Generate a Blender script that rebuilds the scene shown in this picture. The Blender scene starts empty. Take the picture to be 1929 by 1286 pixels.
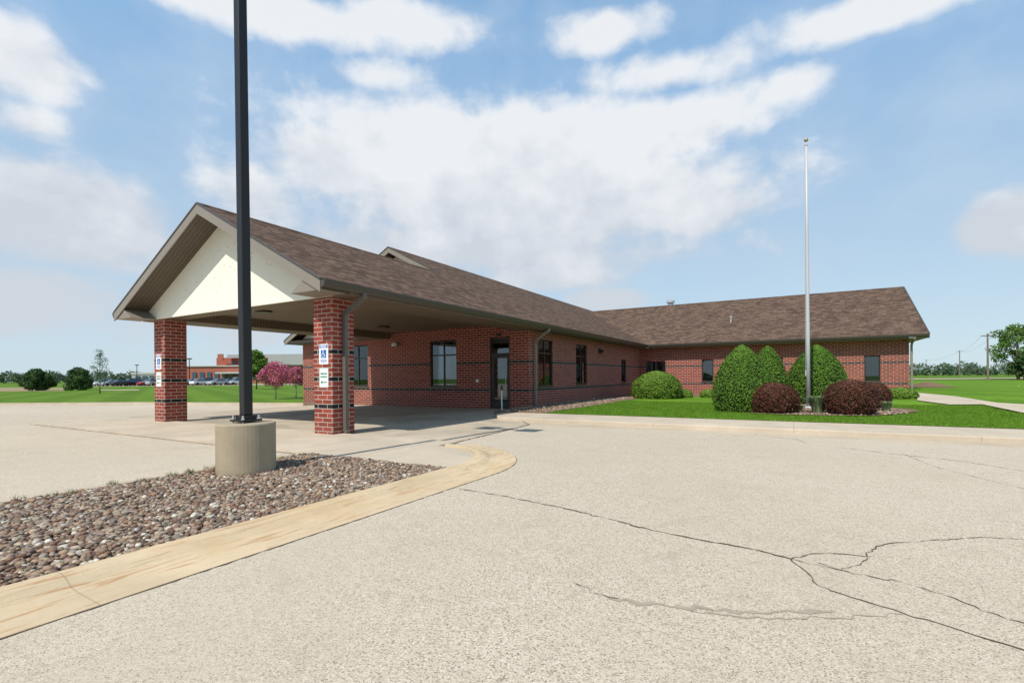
import bpy, bmesh, math, random
import numpy as np
from mathutils import Vector, Matrix
random.seed(7); rng = np.random.default_rng(7)
scene = bpy.context.scene
COL = scene.collection
R = math.radians
# ---------------------------------------------------------------- survey helpers
F, H, ROLL = 915.0, 1.28, 0.0087
YAW = R(30.06); SI, CO = math.sin(YAW), math.cos(YAW)
def ray(px, py):
    x = px + ROLL*(710-py); y = py + ROLL*(px-964.5)
    t = (x-964.5)/F
    return (CO*t-SI, SI*t+CO, (710-y)/F)
def G(px, py, z=0.0):
    r = ray(px, py); d = (z-H)/r[2]
    return (r[0]*d, r[1]*d)
def D(px, d, z=0.0):
    t = (px-964.5)/F
    return ((CO*t-SI)*d, (SI*t+CO)*d, z)
def sm(a, b, x):
    t = min(1, max(0, (x-a)/(b-a))); return t*t*(3-2*t)
def gz(x, y):
    return .03+0.09*(1-sm(45, 60, y))*(1-sm(45, 60, x)) + 0.33*sm(-1, 6, x)*sm(19, 31, y)*(1-sm(35, 60, y))*(1-sm(10, 40, x))
def GL(px, py):
    z = 0.12
    for _ in range(6):
        p = G(px, py, z); z = gz(*p)
    return (p[0], p[1], z)
# ---------------------------------------------------------------- materials
def new_mat(name):
    m = bpy.data.materials.new(name); m.use_nodes = True
    nt = m.node_tree; b = nt.nodes['Principled BSDF']
    return m, nt, b
class N:
    def __init__(s, nt): s.nt = nt
    def n(s, t, **kw):
        o = s.nt.nodes.new(t)
        for k, v in kw.items(): setattr(o, k, v)
        return o
    def l(s, a, b): s.nt.links.new(a, b)
    def math(s, op, a, b=None, c=None, clamp=False):
        o = s.n('ShaderNodeMath', operation=op); o.use_clamp = clamp
        for i, v in enumerate((a, b, c)):
            if v is None: continue
            if isinstance(v, (int, float)): o.inputs[i].default_value = v
            else: s.l(v, o.inputs[i])
        return o.outputs[0]
    def mix(s, f, a, b, bt='MIX'):
        o = s.n('ShaderNodeMix', data_type='RGBA', blend_type=bt)
        for i, v in ((0, f), (6, a), (7, b)):
            if isinstance(v, (int, float)): o.inputs[i].default_value = v
            elif isinstance(v, tuple): o.inputs[i].default_value = (*v[:3], 1)
            else: s.l(v, o.inputs[i])
        return o.outputs[2]
    def pos(s): return s.n('ShaderNodeNewGeometry').outputs['Position']
    def noise(s, vec, scale, detail=3, rough=.5, dist=0):
        o = s.n('ShaderNodeTexNoise'); s.l(vec, o.inputs['Vector'])
        o.inputs['Scale'].default_value = scale; o.inputs['Detail'].default_value = detail
        o.inputs['Roughness'].default_value = rough; o.inputs['Distortion'].default_value = dist
        return o.outputs['Fac']
    def ramp(s, f, stops):
        o = s.n('ShaderNodeValToRGB'); s.l(f, o.inputs[0]); e = o.color_ramp.elements
        while len(e) > 1: e.remove(e[-1])
        e[0].position = stops[0][0]; e[0].color = (*stops[0][1], 1)
        for p, c in stops[1:]:
            k = e.new(p); k.color = (*c, 1)
        return o.outputs[0]
    def rng(s, f, a, b, c=0, d=1, smooth=False):
        o = s.n('ShaderNodeMapRange'); s.l(f, o.inputs[0])
        if smooth: o.interpolation_type = 'SMOOTHSTEP'
        for i, v in enumerate((a, b, c, d)): o.inputs[i+1].default_value = v
        return o.outputs[0]
    def bump(s, h, strength, dist, bsdf):
        o = s.n('ShaderNodeBump'); s.l(h, o.inputs['Height'])
        o.inputs['Strength'].default_value = strength; o.inputs['Distance'].default_value = dist
        s.l(o.outputs[0], bsdf.inputs['Normal'])
    def uv(s):
        g = s.n('ShaderNodeNewGeometry'); sp = s.n('ShaderNodeSeparateXYZ'); s.l(g.outputs['Position'], sp.inputs[0])
        sn = s.n('ShaderNodeSeparateXYZ'); s.l(g.outputs['True Normal'], sn.inputs[0])
        ax = s.math('ABSOLUTE', sn.outputs[0]); ay = s.math('ABSOLUTE', sn.outputs[1])
        side = s.math('GREATER_THAN', ax, ay)
        d = s.math('SUBTRACT', sp.outputs[1], sp.outputs[0])
        u = s.math('MULTIPLY_ADD', d, side, sp.outputs[0])
        return u, sp.outputs[2], g.outputs['Position']
def plain(name, c, rough=.6, var=.12, scale=6, metal=0, spec=.4, bumpd=0):
    m, nt, b = new_mat(name); k = N(nt)
    tc = k.n('ShaderNodeTexCoord').outputs['Object']
    f = k.noise(tc, scale, 4, .6)
    lo = tuple(x*(1-var) for x in c); hi = tuple(min(1, x*(1+var)) for x in c)
    k.l(k.mix(f, lo, hi), b.inputs['Base Color'])
    b.inputs['Roughness'].default_value = rough; b.inputs['Metallic'].default_value = metal
    b.inputs['Specular IOR Level'].default_value = spec
    if bumpd: k.bump(k.noise(tc, scale*6, 4), .4, bumpd, b)
    return m
def brick_mat(name, rows):
    m, nt, b = new_mat(name); k = N(nt)
    u, z, P = k.uv()
    cb = k.n('ShaderNodeCombineXYZ'); k.l(u, cb.inputs[0]); k.l(z, cb.inputs[1])
    br = k.n('ShaderNodeTexBrick'); k.l(cb.outputs[0], br.inputs['Vector'])
    br.inputs['Scale'].default_value = 1; br.inputs['Brick Width'].default_value = .305
    br.inputs['Row Height'].default_value = .1016; br.inputs['Mortar Size'].default_value = .007
    br.inputs['Mortar Smooth'].default_value = .1; br.inputs['Bias'].default_value = 0
    br.inputs['Color1'].default_value = (.345, .070, .045, 1); br.inputs['Color2'].default_value = (.195, .042, .030, 1)
    n1 = k.noise(P, 3, 4); n2 = k.noise(P, 60, 3)
    c = k.mix(k.rng(n1, .3, .7, 0, .4), br.outputs['Color'], (.29, .056, .038))
    c = k.mix(k.rng(n2, .4, .75, 0, .35), c, (.12, .037, .030))
    row = k.math('FLOOR', k.math('DIVIDE', z, .1016))
    tot = None
    for r_ in rows:
        q = k.math('COMPARE', row, float(r_), .3)
        tot = q if tot is None else k.math('MAXIMUM', tot, q)
    c = k.mix(tot, c, (.02, .017, .018))
    fac = br.outputs['Fac']
    c = k.mix(fac, c, k.mix(n1, (.47, .40, .33), (.61, .54, .46)))
    c = k.mix(k.math('MULTIPLY', k.rng(z, .0, .5, .35, 0), n1), c, (.16, .12, .09))
    k.l(c, b.inputs['Base Color']); b.inputs['Roughness'].default_value = .8
    b.inputs['Specular IOR Level'].default_value = .2
    hgt = k.math('MULTIPLY_ADD', n2, .15, k.math('SUBTRACT', 1.0, fac))
    k.bump(hgt, .6, .008, b)
    return m
def shingle_mat():
    m, nt, b = new_mat('shingles'); k = N(nt)
    u, z, P = k.uv()
    v = k.math('MULTIPLY', z, 2.168)
    cb = k.n('ShaderNodeCombineXYZ'); k.l(u, cb.inputs[0]); k.l(v, cb.inputs[1])
    br = k.n('ShaderNodeTexBrick'); k.l(cb.outputs[0], br.inputs['Vector'])
    br.offset_frequency = 2; br.offset = .37; br.squash = 1.4; br.squash_frequency = 3
    br.inputs['Scale'].default_value = 1; br.inputs['Brick Width'].default_value = .26
    br.inputs['Row Height'].default_value = .143; br.inputs['Mortar Size'].default_value = .009
    br.inputs['Mortar Smooth'].default_value = .3
    br.inputs['Color1'].default_value = (.20, .132, .098, 1); br.inputs['Color2'].default_value = (.058, .037, .029, 1)
    br.inputs['Mortar'].default_value = (.022, .015, .012, 1)
    n1 = k.noise(P, .5, 5, .6); n2 = k.noise(P, 90, 2); n3 = k.noise(P, 7, 3)
    c = k.mix(k.rng(n2, .3, .7, 0, .4), br.outputs['Color'], (.17, .113, .085))
    c = k.mix(k.rng(n3, .5, .68, 0, .3), c, (.055, .035, .028))
    c = k.mix(k.rng(n1, .35, .7, 0, .18), c, (.14, .092, .07))
    k.l(c, b.inputs['Base Color']); b.inputs['Roughness'].default_value = .95
    b.inputs['Specular IOR Level'].default_value = .08
    k.bump(k.math('MULTIPLY_ADD', n2, .3, k.math('SUBTRACT', 1.0, br.outputs['Fac'])), .7, .012, b)
    return m
def ribbed(name, c, pitch=.1, axis=1, rough=.6):
    m, nt, b = new_mat(name); k = N(nt)
    sp = k.n('ShaderNodeSeparateXYZ'); k.l(k.pos(), sp.inputs[0])
    fr = k.math('FRACT', k.math('DIVIDE', sp.outputs[axis], pitch))
    g = k.math('LESS_THAN', fr, .14)
    n1 = k.noise(k.pos(), 1.5, 3)
    base = k.mix(n1, tuple(x*.85 for x in c), tuple(min(1, x*1.15) for x in c))
    k.l(k.mix(g, base, tuple(x*.3 for x in c)), b.inputs['Base Color'])
    b.inputs['Roughness'].default_value = rough
    k.bump(k.math('SUBTRACT', 1.0, g), .5, .01, b)
    return m
def asphalt_mat():
    m, nt, b = new_mat('weathered_asphalt'); k = N(nt); P = k.pos()
    vo = k.n('ShaderNodeTexVoronoi'); k.l(P, vo.inputs['Vector']); vo.inputs['Scale'].default_value = 170
    sp = k.n('ShaderNodeSeparateColor'); k.l(vo.outputs['Color'], sp.inputs[0])
    c = k.ramp(sp.outputs[0], [(0, (.16, .12, .085)), (.10, (.25, .195, .14)), (.17, (.47, .39, .295)), (.5, (.565, .48, .375)), (.85, (.64, .55, .44)), (1, (.78, .70, .59))])
    vo2 = k.n('ShaderNodeTexVoronoi'); k.l(P, vo2.inputs['Vector']); vo2.inputs['Scale'].default_value = 70
    sp2 = k.n('ShaderNodeSeparateColor'); k.l(vo2.outputs['Color'], sp2.inputs[0])
    c = k.mix(k.rng(sp2.outputs[1], .91, .93, 0, .36), c, (.21, .17, .13))
    c = k.mix(k.rng(sp2.outputs[2], .90, .94, 0, .3), c, (.72, .64, .53))
    n1 = k.noise(P, .35, 5, .6, .5); n2 = k.noise(P, 2.2, 5, .65); n4 = k.noise(P, 14, 4, .6)
    c = k.mix(k.rng(n1, .35, .65, 0, .5), c, (.49, .41, .315))
    c = k.mix(k.rng(n2, .5, .8, 0, .38), c, (.38, .31, .235))
    c = k.mix(k.rng(n4, .5, .75, 0, .25), c, (.36, .295, .225))
    c = k.mix(k.rng(k.noise(P, .12, 3), .45, .7, 0, .3), c, (.66, .565, .45))
    n5 = k.noise(P, .9, 7, .7, 1.2)
    c = k.mix(k.rng(n5, .60, .70, 0, .32), c, (.35, .29, .225))
    k.l(c, b.inputs['Base Color']); b.inputs['Roughness'].default_value = .95
    b.inputs['Specular IOR Level'].default_value = .06
    k.bump(vo.outputs['Distance'], .4, .004, b)
    return m
def concrete_mat(name, c, stain=(.42, .2, .08), stain_amt=.0, joints=None, oil=0, jd=.7):
    m, nt, b = new_mat(name); k = N(nt); P = k.pos()
    n1 = k.noise(P, .8, 6, .6, .6); n2 = k.noise(P, 140, 2); n3 = k.noise(P, 9, 4, .6)
    col = k.mix(k.rng(n1, .3, .7), tuple(x*.80 for x in c), tuple(x*1.08 for x in c))
    col = k.mix(k.rng(n2, .35, .65, 0, .25), col, tuple(x*.6 for x in c))
    col = k.mix(k.rng(n3, .5, .75, 0, .35), col, tuple(x*.68 for x in c))
    if stain_amt:
        mp = k.n('ShaderNodeMapping'); k.l(P, mp.inputs[0]); mp.inputs['Scale'].default_value = (9, .8, 1); mp.inputs['Rotation'].default_value = (0, 0, .3)
        s1 = k.noise(mp.outputs[0], 1.5, 7, .74, 1.6)
        col = k.mix(k.rng(s1, .54, .63, 0, stain_amt), col, stain)
        col = k.mix(k.rng(k.noise(P, 1.1, 5, .65), .50, .7, 0, .5), col, tuple(x*y for x, y in zip(c, (.80, .68, .5))))
    if oil: col = k.mix(k.rng(k.noise(P, .55, 4, .6), .5, .62, 0, oil), col, tuple(x*.45 for x in c))
    if joints:
        sp = k.n('ShaderNodeSeparateXYZ'); k.l(P, sp.inputs[0])
        for ax, pitch, off in joints:
            fr = k.math('FRACT', k.math('DIVIDE', k.math('ADD', sp.outputs[ax], off+100*pitch), pitch))
            col = k.mix(k.math('MULTIPLY', k.math('LESS_THAN', fr, .010/pitch), jd), col, (.14, .11, .08))
    k.l(col, b.inputs['Base Color']); b.inputs['Roughness'].default_value = .9
    b.inputs['Specular IOR Level'].default_value = .1
    k.bump(k.math('ADD', n2, n3), .25, .004, b)
    return m
def grass_mat(name, a, bcol, stripes=True):
    m, nt, b = new_mat(name); k = N(nt); P = k.pos()
    n1 = k.noise(P, .25, 5, .6); n2 = k.noise(P, 25, 3, .7); n3 = k.noise(P, 3, 4)
    c = k.mix(k.rng(n1, .3, .7), a, bcol)
    c = k.mix(k.rng(n2, .3, .7, 0, .5), c, tuple(x*.5 for x in a))
    c = k.mix(k.rng(n3, .5, .75, 0, .35), c, tuple(x*1.3 for x in bcol))
    if stripes:
        sp = k.n('ShaderNodeSeparateXYZ'); k.l(P, sp.inputs[0])
        w = k.math('SINE', k.math('MULTIPLY', k.math('ADD', sp.outputs[1], k.math('MULTIPLY', sp.outputs[0], .45)), 1.7))
        c = k.mix(k.rng(w, -.4, .4, 0, .4), c, tuple(x*.62 for x in a))
    k.l(c, b.inputs['Base Color']); b.inputs['Roughness'].default_value = .9
    b.inputs['Specular IOR Level'].default_value = .05
    k.bump(n2, .6, .02, b)
    return m
def leaf_mat(name, cols, trans=.25, rough=.55, patch=.55):
    m, nt, b = new_mat(name); k = N(nt)
    g = k.n('ShaderNodeNewGeometry'); oi = g.outputs['Random Per Island']
    stops = [(i/(len(cols)-1), c) for i, c in enumerate(cols)]
    c = k.ramp(oi, stops)
    n1 = k.noise(g.outputs['Position'], 4, 4, .6)
    c = k.mix(k.rng(n1, .45, .68, 0, patch), c, tuple(x*.6 for x in cols[0]))
    k.l(c, b.inputs['Base Color']); b.inputs['Roughness'].default_value = rough
    b.inputs['Specular IOR Level'].default_value = .2
    if trans:
        tr = k.n('ShaderNodeBsdfTranslucent'); k.l(c, tr.inputs[0])
        mx = k.n('ShaderNodeMixShader'); mx.inputs[0].default_value = trans
        k.l(b.outputs[0], mx.inputs[1]); k.l(tr.outputs[0], mx.inputs[2])
        k.l(mx.outputs[0], nt.nodes['Material Output'].inputs[0])
    return m
def glass_mat():
    m, nt, b = new_mat('window_glass'); k = N(nt)
    gl = k.n('ShaderNodeBsdfGlossy'); gl.inputs['Roughness'].default_value = .02; gl.inputs['Color'].default_value = (.8, .85, .9, 1)
    tp = k.n('ShaderNodeBsdfTransparent'); tp.inputs[0].default_value = (.55, .58, .6, 1)
    fr = k.n('ShaderNodeFresnel'); fr.inputs[0].default_value = 1.6
    f = k.math('ADD', fr.outputs[0], .05, clamp=True)
    mx = k.n('ShaderNodeMixShader'); k.l(f, mx.inputs[0]); k.l(tp.outputs[0], mx.inputs[1]); k.l(gl.outputs[0], mx.inputs[2])
    k.l(mx.outputs[0], nt.nodes['Material Output'].inputs[0])
    return m
M = {}
M['brick'] = brick_mat('red_brick_banded_wall', (18, 7))
M['brick_col'] = brick_mat('red_brick_banded_column', (18, 12, 6))
M['shingle'] = shingle_mat()
M['asphalt'] = asphalt_mat()
M['concrete'] = concrete_mat('concrete_slab', (.54, .455, .35), joints=[(0, 3.05, .6), (1, 2.9, 1.7)], oil=.4)
M['curbc'] = concrete_mat('concrete_kerb', (.68, .53, .35), stain_amt=.7, stain=(.40, .19, .07), joints=[(1, 3.1, 1.9)], jd=.3)
M['pan'] = concrete_mat('gutter_pan_concrete', (.58, .475, .35), joints=[(0, 3.0, .7)], jd=.5)
M['walk'] = concrete_mat('concrete_walk', (.60, .50, .385), joints=[(0, 3.0, 0)], jd=.55)
M['basec'] = concrete_mat('concrete_pier', (.42, .345, .24), oil=.3)
M['grass'] = grass_mat('lawn_grass', (.115, .235, .020), (.18, .32, .03))
M['field'] = grass_mat('field_grass', (.105, .20, .024), (.155, .26, .032))
M['mulch'] = plain('brown_stone_mulch', (.22, .145, .10), .95, .5, 30, bumpd=.03, spec=.1)
M['white'] = plain('cream_gable_board', (.82, .785, .665), .7, .05, 2, spec=.2)
M['fascia'] = plain('taupe_fascia', (.24, .205, .17), .5, .05)
M['spout'] = plain('grey_brown_downspout', (.13, .11, .095), .45, .05)
M['gutter'] = plain('dark_brown_gutter', (.075, .062, .051), .4, .06)
M['soffit'] = ribbed('brown_ribbed_soffit', (.16, .116, .078), .1, 1)
M['soffitx'] = ribbed('dark_taupe_ribbed_soffit', (.115, .090, .064), .1, 1)
M['ceil'] = ribbed('tan_ceiling_panel', (.19, .137, .09), .3, 1)
M['frame'] = plain('bronze_frame', (.03, .026, .023), .35, .08)
M['glass'] = glass_mat()
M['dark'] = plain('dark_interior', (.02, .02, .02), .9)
M['blind'] = plain('pale_green_blind', (.42, .44, .36), .6)
M['curtain'] = plain('white_curtain', (.60, .60, .57), .8)
M['black'] = plain('black_paint', (.02, .02, .022), .35, .1)
M['polem'] = plain('near_black_pole_paint', (.018, .0165, .017), .4, .1, spec=.35)
M['alu'] = plain('satin_aluminium', (.50, .50, .51), .45, .02, .5, metal=.0, spec=.6)
M['gold'] = plain('brass_ball', (.40, .31, .15), .4, .05, metal=.6)
M['galv'] = plain('galvanised_metal', (.5, .5, .5), .45, .1, metal=.3)
M['signw'] = plain('sign_white', (.78, .80, .80), .4, .03)
M['signb'] = plain('sign_blue', (.02, .12, .42), .4, .03)
M['signg'] = plain('sign_green', (.01, .22, .09), .4, .03)
M['paper'] = plain('notice_paper', (.55, .58, .56), .7, .05)
M['cyan'] = plain('notice_blue', (.05, .30, .48), .6, .05)
M['yellow'] = plain('notice_yellow', (.65, .50, .05), .6, .05)
M['crack'] = plain('crack_fill', (.13, .10, .075), 1, .5, 12, spec=.05)
M['stainm'] = plain('tar_smear', (.38, .315, .245), 1, .25, 14, spec=.05)
M['bark'] = plain('grey_bark', (.14, .11, .08), .9, .4, 12, bumpd=.02)
M['barkw'] = plain('pale_bark', (.50, .45, .40), .9, .3, 12)
M['tyre'] = plain('tyre_rubber', (.02, .02, .02), .8)
M['wood'] = plain('weathered_pole_wood', (.20, .16, .13), .9, .3, 4)
M['box'] = leaf_mat('clipped_yew_leaf', [(.045, .11, .010), (.10, .205, .020), (.17, .30, .035), (.07, .15, .015)], .2, patch=.35)
M['boxy'] = leaf_mat('yellow_green_leaf', [(.075, .155, .014), (.15, .255, .028), (.22, .33, .045), (.10, .19, .02)], .2)
M['barb'] = leaf_mat('maroon_barberry_leaf', [(.04, .013, .011), (.11, .032, .020), (.19, .075, .040), (.065, .020, .014)], .15, patch=.3)
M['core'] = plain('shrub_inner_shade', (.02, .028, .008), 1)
M['treeg'] = leaf_mat('spring_green_leaf', [(.07, .14, .02), (.14, .25, .04), (.20, .32, .06)], .3)
M['treed'] = leaf_mat('dark_evergreen_leaf', [(.03, .065, .02), (.06, .115, .03), (.085, .15, .04)], .15)
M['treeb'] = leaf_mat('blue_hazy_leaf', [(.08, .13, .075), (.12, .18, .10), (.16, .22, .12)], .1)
M['pink'] = leaf_mat('pink_blossom', [(.38, .06, .13), (.62, .15, .25), (.75, .32, .42), (.50, .10, .18)], .3)
M['blade'] = leaf_mat('grass_blade', [(.10, .21, .018), (.17, .32, .028), (.26, .41, .045)], .35)
M['weed'] = leaf_mat('weed_blade', [(.10, .16, .03), (.25, .28, .08), (.32, .28, .13)], .3)
M['dandelion'] = plain('yellow_flower', (.75, .58, .03), .8)
M['tuft'] = leaf_mat('bluegreen_tuft_blade', [(.20, .29, .12), (.34, .43, .22), (.42, .49, .28)], .25)
def pebble_mat():
    m, nt, b = new_mat('river_pebble'); k = N(nt)
    g = k.n('ShaderNodeNewGeometry')
    c = k.ramp(g.outputs['Random Per Island'], [(0, (.05, .037, .028)), (.10, (.25, .12, .07)), (.2, (.10, .085, .072)), (.30, (.42, .29, .18)), (.42, (.27, .15, .10)), (.54, (.20, .175, .15)), (.66, (.50, .40, .28)), (.75, (.12, .075, .055)), (.83, (.36, .25, .19)), (.92, (.30, .25, .20)), (1, (.72, .66, .56))])
    c = k.mix(k.rng(k.noise(g.outputs['Position'], 60, 4), .4, .7, 0, .3), c, (.15, .115, .085))
    k.l(c, b.inputs['Base Color']); b.inputs['Roughness'].default_value = .6; b.inputs['Specular IOR Level'].default_value = .25
    return m
M['pebble'] = pebble_mat()
M['dirt'] = plain('dark_gap_dirt', (.05, .034, .024), 1, .4, 20)
# ---------------------------------------------------------------- mesh builder
def origin(o):
    v = Vector((0, 0, 0))
    while o: v += o.location; o = o.parent
    return v
class MB:
    def __init__(s): s.v = []; s.f = []; s.m = []
    def add(s, vs, fs, mi=0):
        b = len(s.v); s.v += [tuple(q) for q in vs]
        s.f += [tuple(i+b for i in f) for f in fs]; s.m += [mi]*len(fs); return s
    def box(s, x0, x1, y0, y1, z0, z1, mi=0):
        vs = [(x, y, z) for z in (z0, z1) for x, y in ((x0, y0), (x1, y0), (x1, y1), (x0, y1))]
        return s.add(vs, [(3, 2, 1, 0), (4, 5, 6, 7), (0, 1, 5, 4), (1, 2, 6, 5), (2, 3, 7, 6), (3, 0, 4, 7)], mi)
    def prism(s, pts, axis, a0, a1, mi=0):
        n = len(pts)
        def p(q, a):
            return {0: (a, q[0], q[1]), 1: (q[0], a, q[1]), 2: (q[0], q[1], a)}[axis]
        vs = [p(q, a0) for q in pts]+[p(q, a1) for q in pts]
        fs = [tuple(range(n)), tuple(range(2*n-1, n-1, -1))]+[(i, (i+1) % n, n+(i+1) % n, n+i) for i in range(n)]
        return s.add(vs, fs, mi)
    def tube(s, pts, rad, n=8, mi=0, rot=0):
        pts = [Vector(p) for p in pts]
        if not isinstance(rad, (list, tuple)): rad = [rad]*len(pts)
        rings = []
        ref = None
        for i, p in enumerate(pts):
            d = (pts[min(i+1, len(pts)-1)]-pts[max(i-1, 0)]).normalized()
            if ref is None: ref = Vector((1, 0, 0)) if abs(d.x) < .9 else Vector((0, 1, 0))
            a = (ref-d*ref.dot(d)).normalized(); ref = a; b = d.cross(a)
            rings.append([p+(a*math.cos(rot+k*2*math.pi/n)+b*math.sin(rot+k*2*math.pi/n))*rad[i] for k in range(n)])
        vs = [q for r in rings for q in r]; fs = []
        for i in range(len(rings)-1):
            for k in range(n):
                fs.append((i*n+k, i*n+(k+1) % n, (i+1)*n+(k+1) % n, (i+1)*n+k))
        fs += [tuple(range(n-1, -1, -1)), tuple(range((len(rings)-1)*n, len(rings)*n))]
        return s.add(vs, fs, mi)
    def lathe(s, prof, c=(0, 0, 0), n=20, mi=0):
        vs = [(c[0]+r*math.cos(k*2*math.pi/n), c[1]+r*math.sin(k*2*math.pi/n), c[2]+z) for r, z in prof for k in range(n)]
        fs = []
        for i in range(len(prof)-1):
            for k in range(n): fs.append((i*n+k, i*n+(k+1) % n, (i+1)*n+(k+1) % n, (i+1)*n+k))
        fs += [tuple(range(n-1, -1, -1)), tuple(range((len(prof)-1)*n, len(prof)*n))]
        return s.add(vs, fs, mi)
    def build(s, name, mat, parent=None, smooth=False, local=False, bevel=0, fix=True):
        me = bpy.data.meshes.new(name)
        off = origin(parent) if (parent and not local) else Vector((0, 0, 0))
        me.from_pydata([tuple(Vector(v)-off) for v in s.v], [], s.f)
        for mm in (mat if isinstance(mat, (list, tuple)) else [mat]): me.materials.append(mm)
        for p, mi in zip(me.polygons, s.m): p.material_index = mi
        if fix or bevel:
            bm = bmesh.new(); bm.from_mesh(me)
            if fix: bmesh.ops.recalc_face_normals(bm, faces=bm.faces)
            if bevel: bmesh.ops.bevel(bm, geom=list(bm.edges), offset=bevel, segments=2, affect='EDGES', profile=.5)
            bm.to_mesh(me); bm.free()
        if smooth:
            for p in me.polygons: p.use_smooth = True
        o = bpy.data.objects.new(name, me); COL.objects.link(o)
        if parent: o.parent = parent
        return o
def tag(o, label=None, cat=None, group=None, kind=None):
    if label: o['label'] = label
    if cat: o['category'] = cat
    if group: o['group'] = group
    if kind: o['kind'] = kind
    return o
def thing(name, loc, label, cat, group=None, rz=0):
    o = bpy.data.objects.new(name, None); COL.objects.link(o); o.location = loc; o.rotation_euler = (0, 0, rz)
    return tag(o, label, cat, group)
def np_mesh(name, verts, faces, mats, parent=None, smooth=False, mi=None):
    verts = np.asarray(verts, dtype=np.float32); faces = np.asarray(faces, dtype=np.int32)
    k = faces.shape[1]; me = bpy.data.meshes.new(name)
    me.vertices.add(len(verts)); me.vertices.foreach_set('co', verts.ravel())
    me.loops.add(faces.size); me.loops.foreach_set('vertex_index', faces.ravel())
    me.polygons.add(len(faces)); me.polygons.foreach_set('loop_start', np.arange(0, faces.size, k, dtype=np.int32))
    me.polygons.foreach_set('loop_total', np.full(len(faces), k, dtype=np.int32))
    for mm in (mats if isinstance(mats, (list, tuple)) else [mats]): me.materials.append(mm)
    if mi is not None: me.polygons.foreach_set('material_index', np.asarray(mi, dtype=np.int32))
    if smooth: me.polygons.foreach_set('use_smooth', np.ones(len(faces), dtype=bool))
    me.update(calc_edges=True); me.validate()
    o = bpy.data.objects.new(name, me); COL.objects.link(o)
    if parent: o.parent = parent
    return o
def leaf_quads(c, size, nrm=None, spread=1.0, aspect=.6):
    n = len(c)
    r = rng.normal(size=(n, 3)); r /= np.linalg.norm(r, axis=1)[:, None]
    nn = r if nrm is None else nrm + r*spread
    nn = nn/np.linalg.norm(nn, axis=1)[:, None]
    q = rng.normal(size=(n, 3)); a = np.cross(nn, q); a /= np.linalg.norm(a, axis=1)[:, None]
    b = np.cross(nn, a); s = np.asarray(size)
    if s.ndim == 0: s = np.full(n, float(s))
    s = (s*rng.uniform(.65, 1.35, n))[:, None]
    v = np.stack([c-a*s, c-b*s*aspect, c+a*s, c+b*s*aspect], 1).reshape(-1, 3)
    return v, np.arange(4*n).reshape(-1, 4)
def sheet(name, pts, z, mat, kind='structure'):
    me = bpy.data.meshes.new(name); bm = bmesh.new()
    vs = [bm.verts.new((p[0], p[1], z)) for p in pts]
    f = bm.faces.new(vs); bm.normal_update()
    if f.normal.z < 0: bmesh.ops.reverse_faces(bm, faces=[f])
    bmesh.ops.triangulate(bm, faces=bm.faces)
    bm.to_mesh(me); bm.free(); me.materials.append(mat)
    o = bpy.data.objects.new(name, me); COL.objects.link(o); o['kind'] = kind
    return o
# ---------------------------------------------------------------- ground
sheet('ground', [(-1500, -300), (1500, -300), (1500, 2500), (-1500, 2500)], 0, M['field'])
sheet('parking_lot', [(-75, -45), (60, -45), (60, 12.0), (-5.8, 12.0), (-7.6, 13.1), (-8.3, 16.6), (-20.2, 16.6), (-20.2, 15.1), (-25, 13.7), (-30, 12.2), (-36, 9), (-50, 2), (-75, -10)], .008, M['asphalt'])
DR = [(-5.75, 7.7), (-6.1, 11.4), (-7.5, 13.1)]
sheet('canopy_drive', [(-20.2, 7.7)]+DR+[(-8.3, 14.1), (-8.82, 16.6), (-20.2, 16.6)], .014, M['concrete'])
ap = MB()
arc_in = [(-5.6+1.56*math.cos(a), 5.4+1.56*math.sin(a)) for a in [R(q) for q in range(-4, 91, 8)]]
arc_out = [(-5.6+2.2*math.cos(a), 5.4+2.2*math.sin(a)) for a in [R(q) for q in range(-4, 91, 8)]]
ap.prism([(-19.5, 5.3), (-4.05, 5.3)]+[p for p in arc_in if p[1] > 5.4]+[(-19.5, 6.96)], 2, -.02, .05)
tag(ap.build('column_apron', M['walk']), kind='structure')
st = MB(); st.prism([(-19.5, 6.97), (-5.61, 6.97), (-5.61, 7.6), (-19.5, 7.6)], 2, -.02, .045)
tag(st.build('apron_edge', M['walk']), kind='structure')
path_in = [(-4.04, -12)]+[(-4.04, y) for y in np.arange(-10, 5.2, 1.0)]+arc_in[1:]
path_out = [(-3.40, -12)]+[(-3.40, y) for y in np.arange(-10, 5.2, 1.0)]+arc_out[1:]
kb = MB(); vs = []; fs = []
prof = [(0, -.02), (0, .075), (.12, .085), (.25, .07), (.38, .03), (.5, .02), (1, .014), (1, -.02)]
for a, b in zip(path_in, path_out):
    for t, z in prof: vs.append((a[0]+(b[0]-a[0])*t, a[1]+(b[1]-a[1])*t, z))
n = len(prof)
for i in range(len(path_in)-1):
    for k in range(n-1): fs.append((i*n+k, i*n+k+1, (i+1)*n+k+1, (i+1)*n+k))
kb.add(vs, fs); kb.build('kerb', M['curbc'])['kind'] = 'structure'
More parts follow.
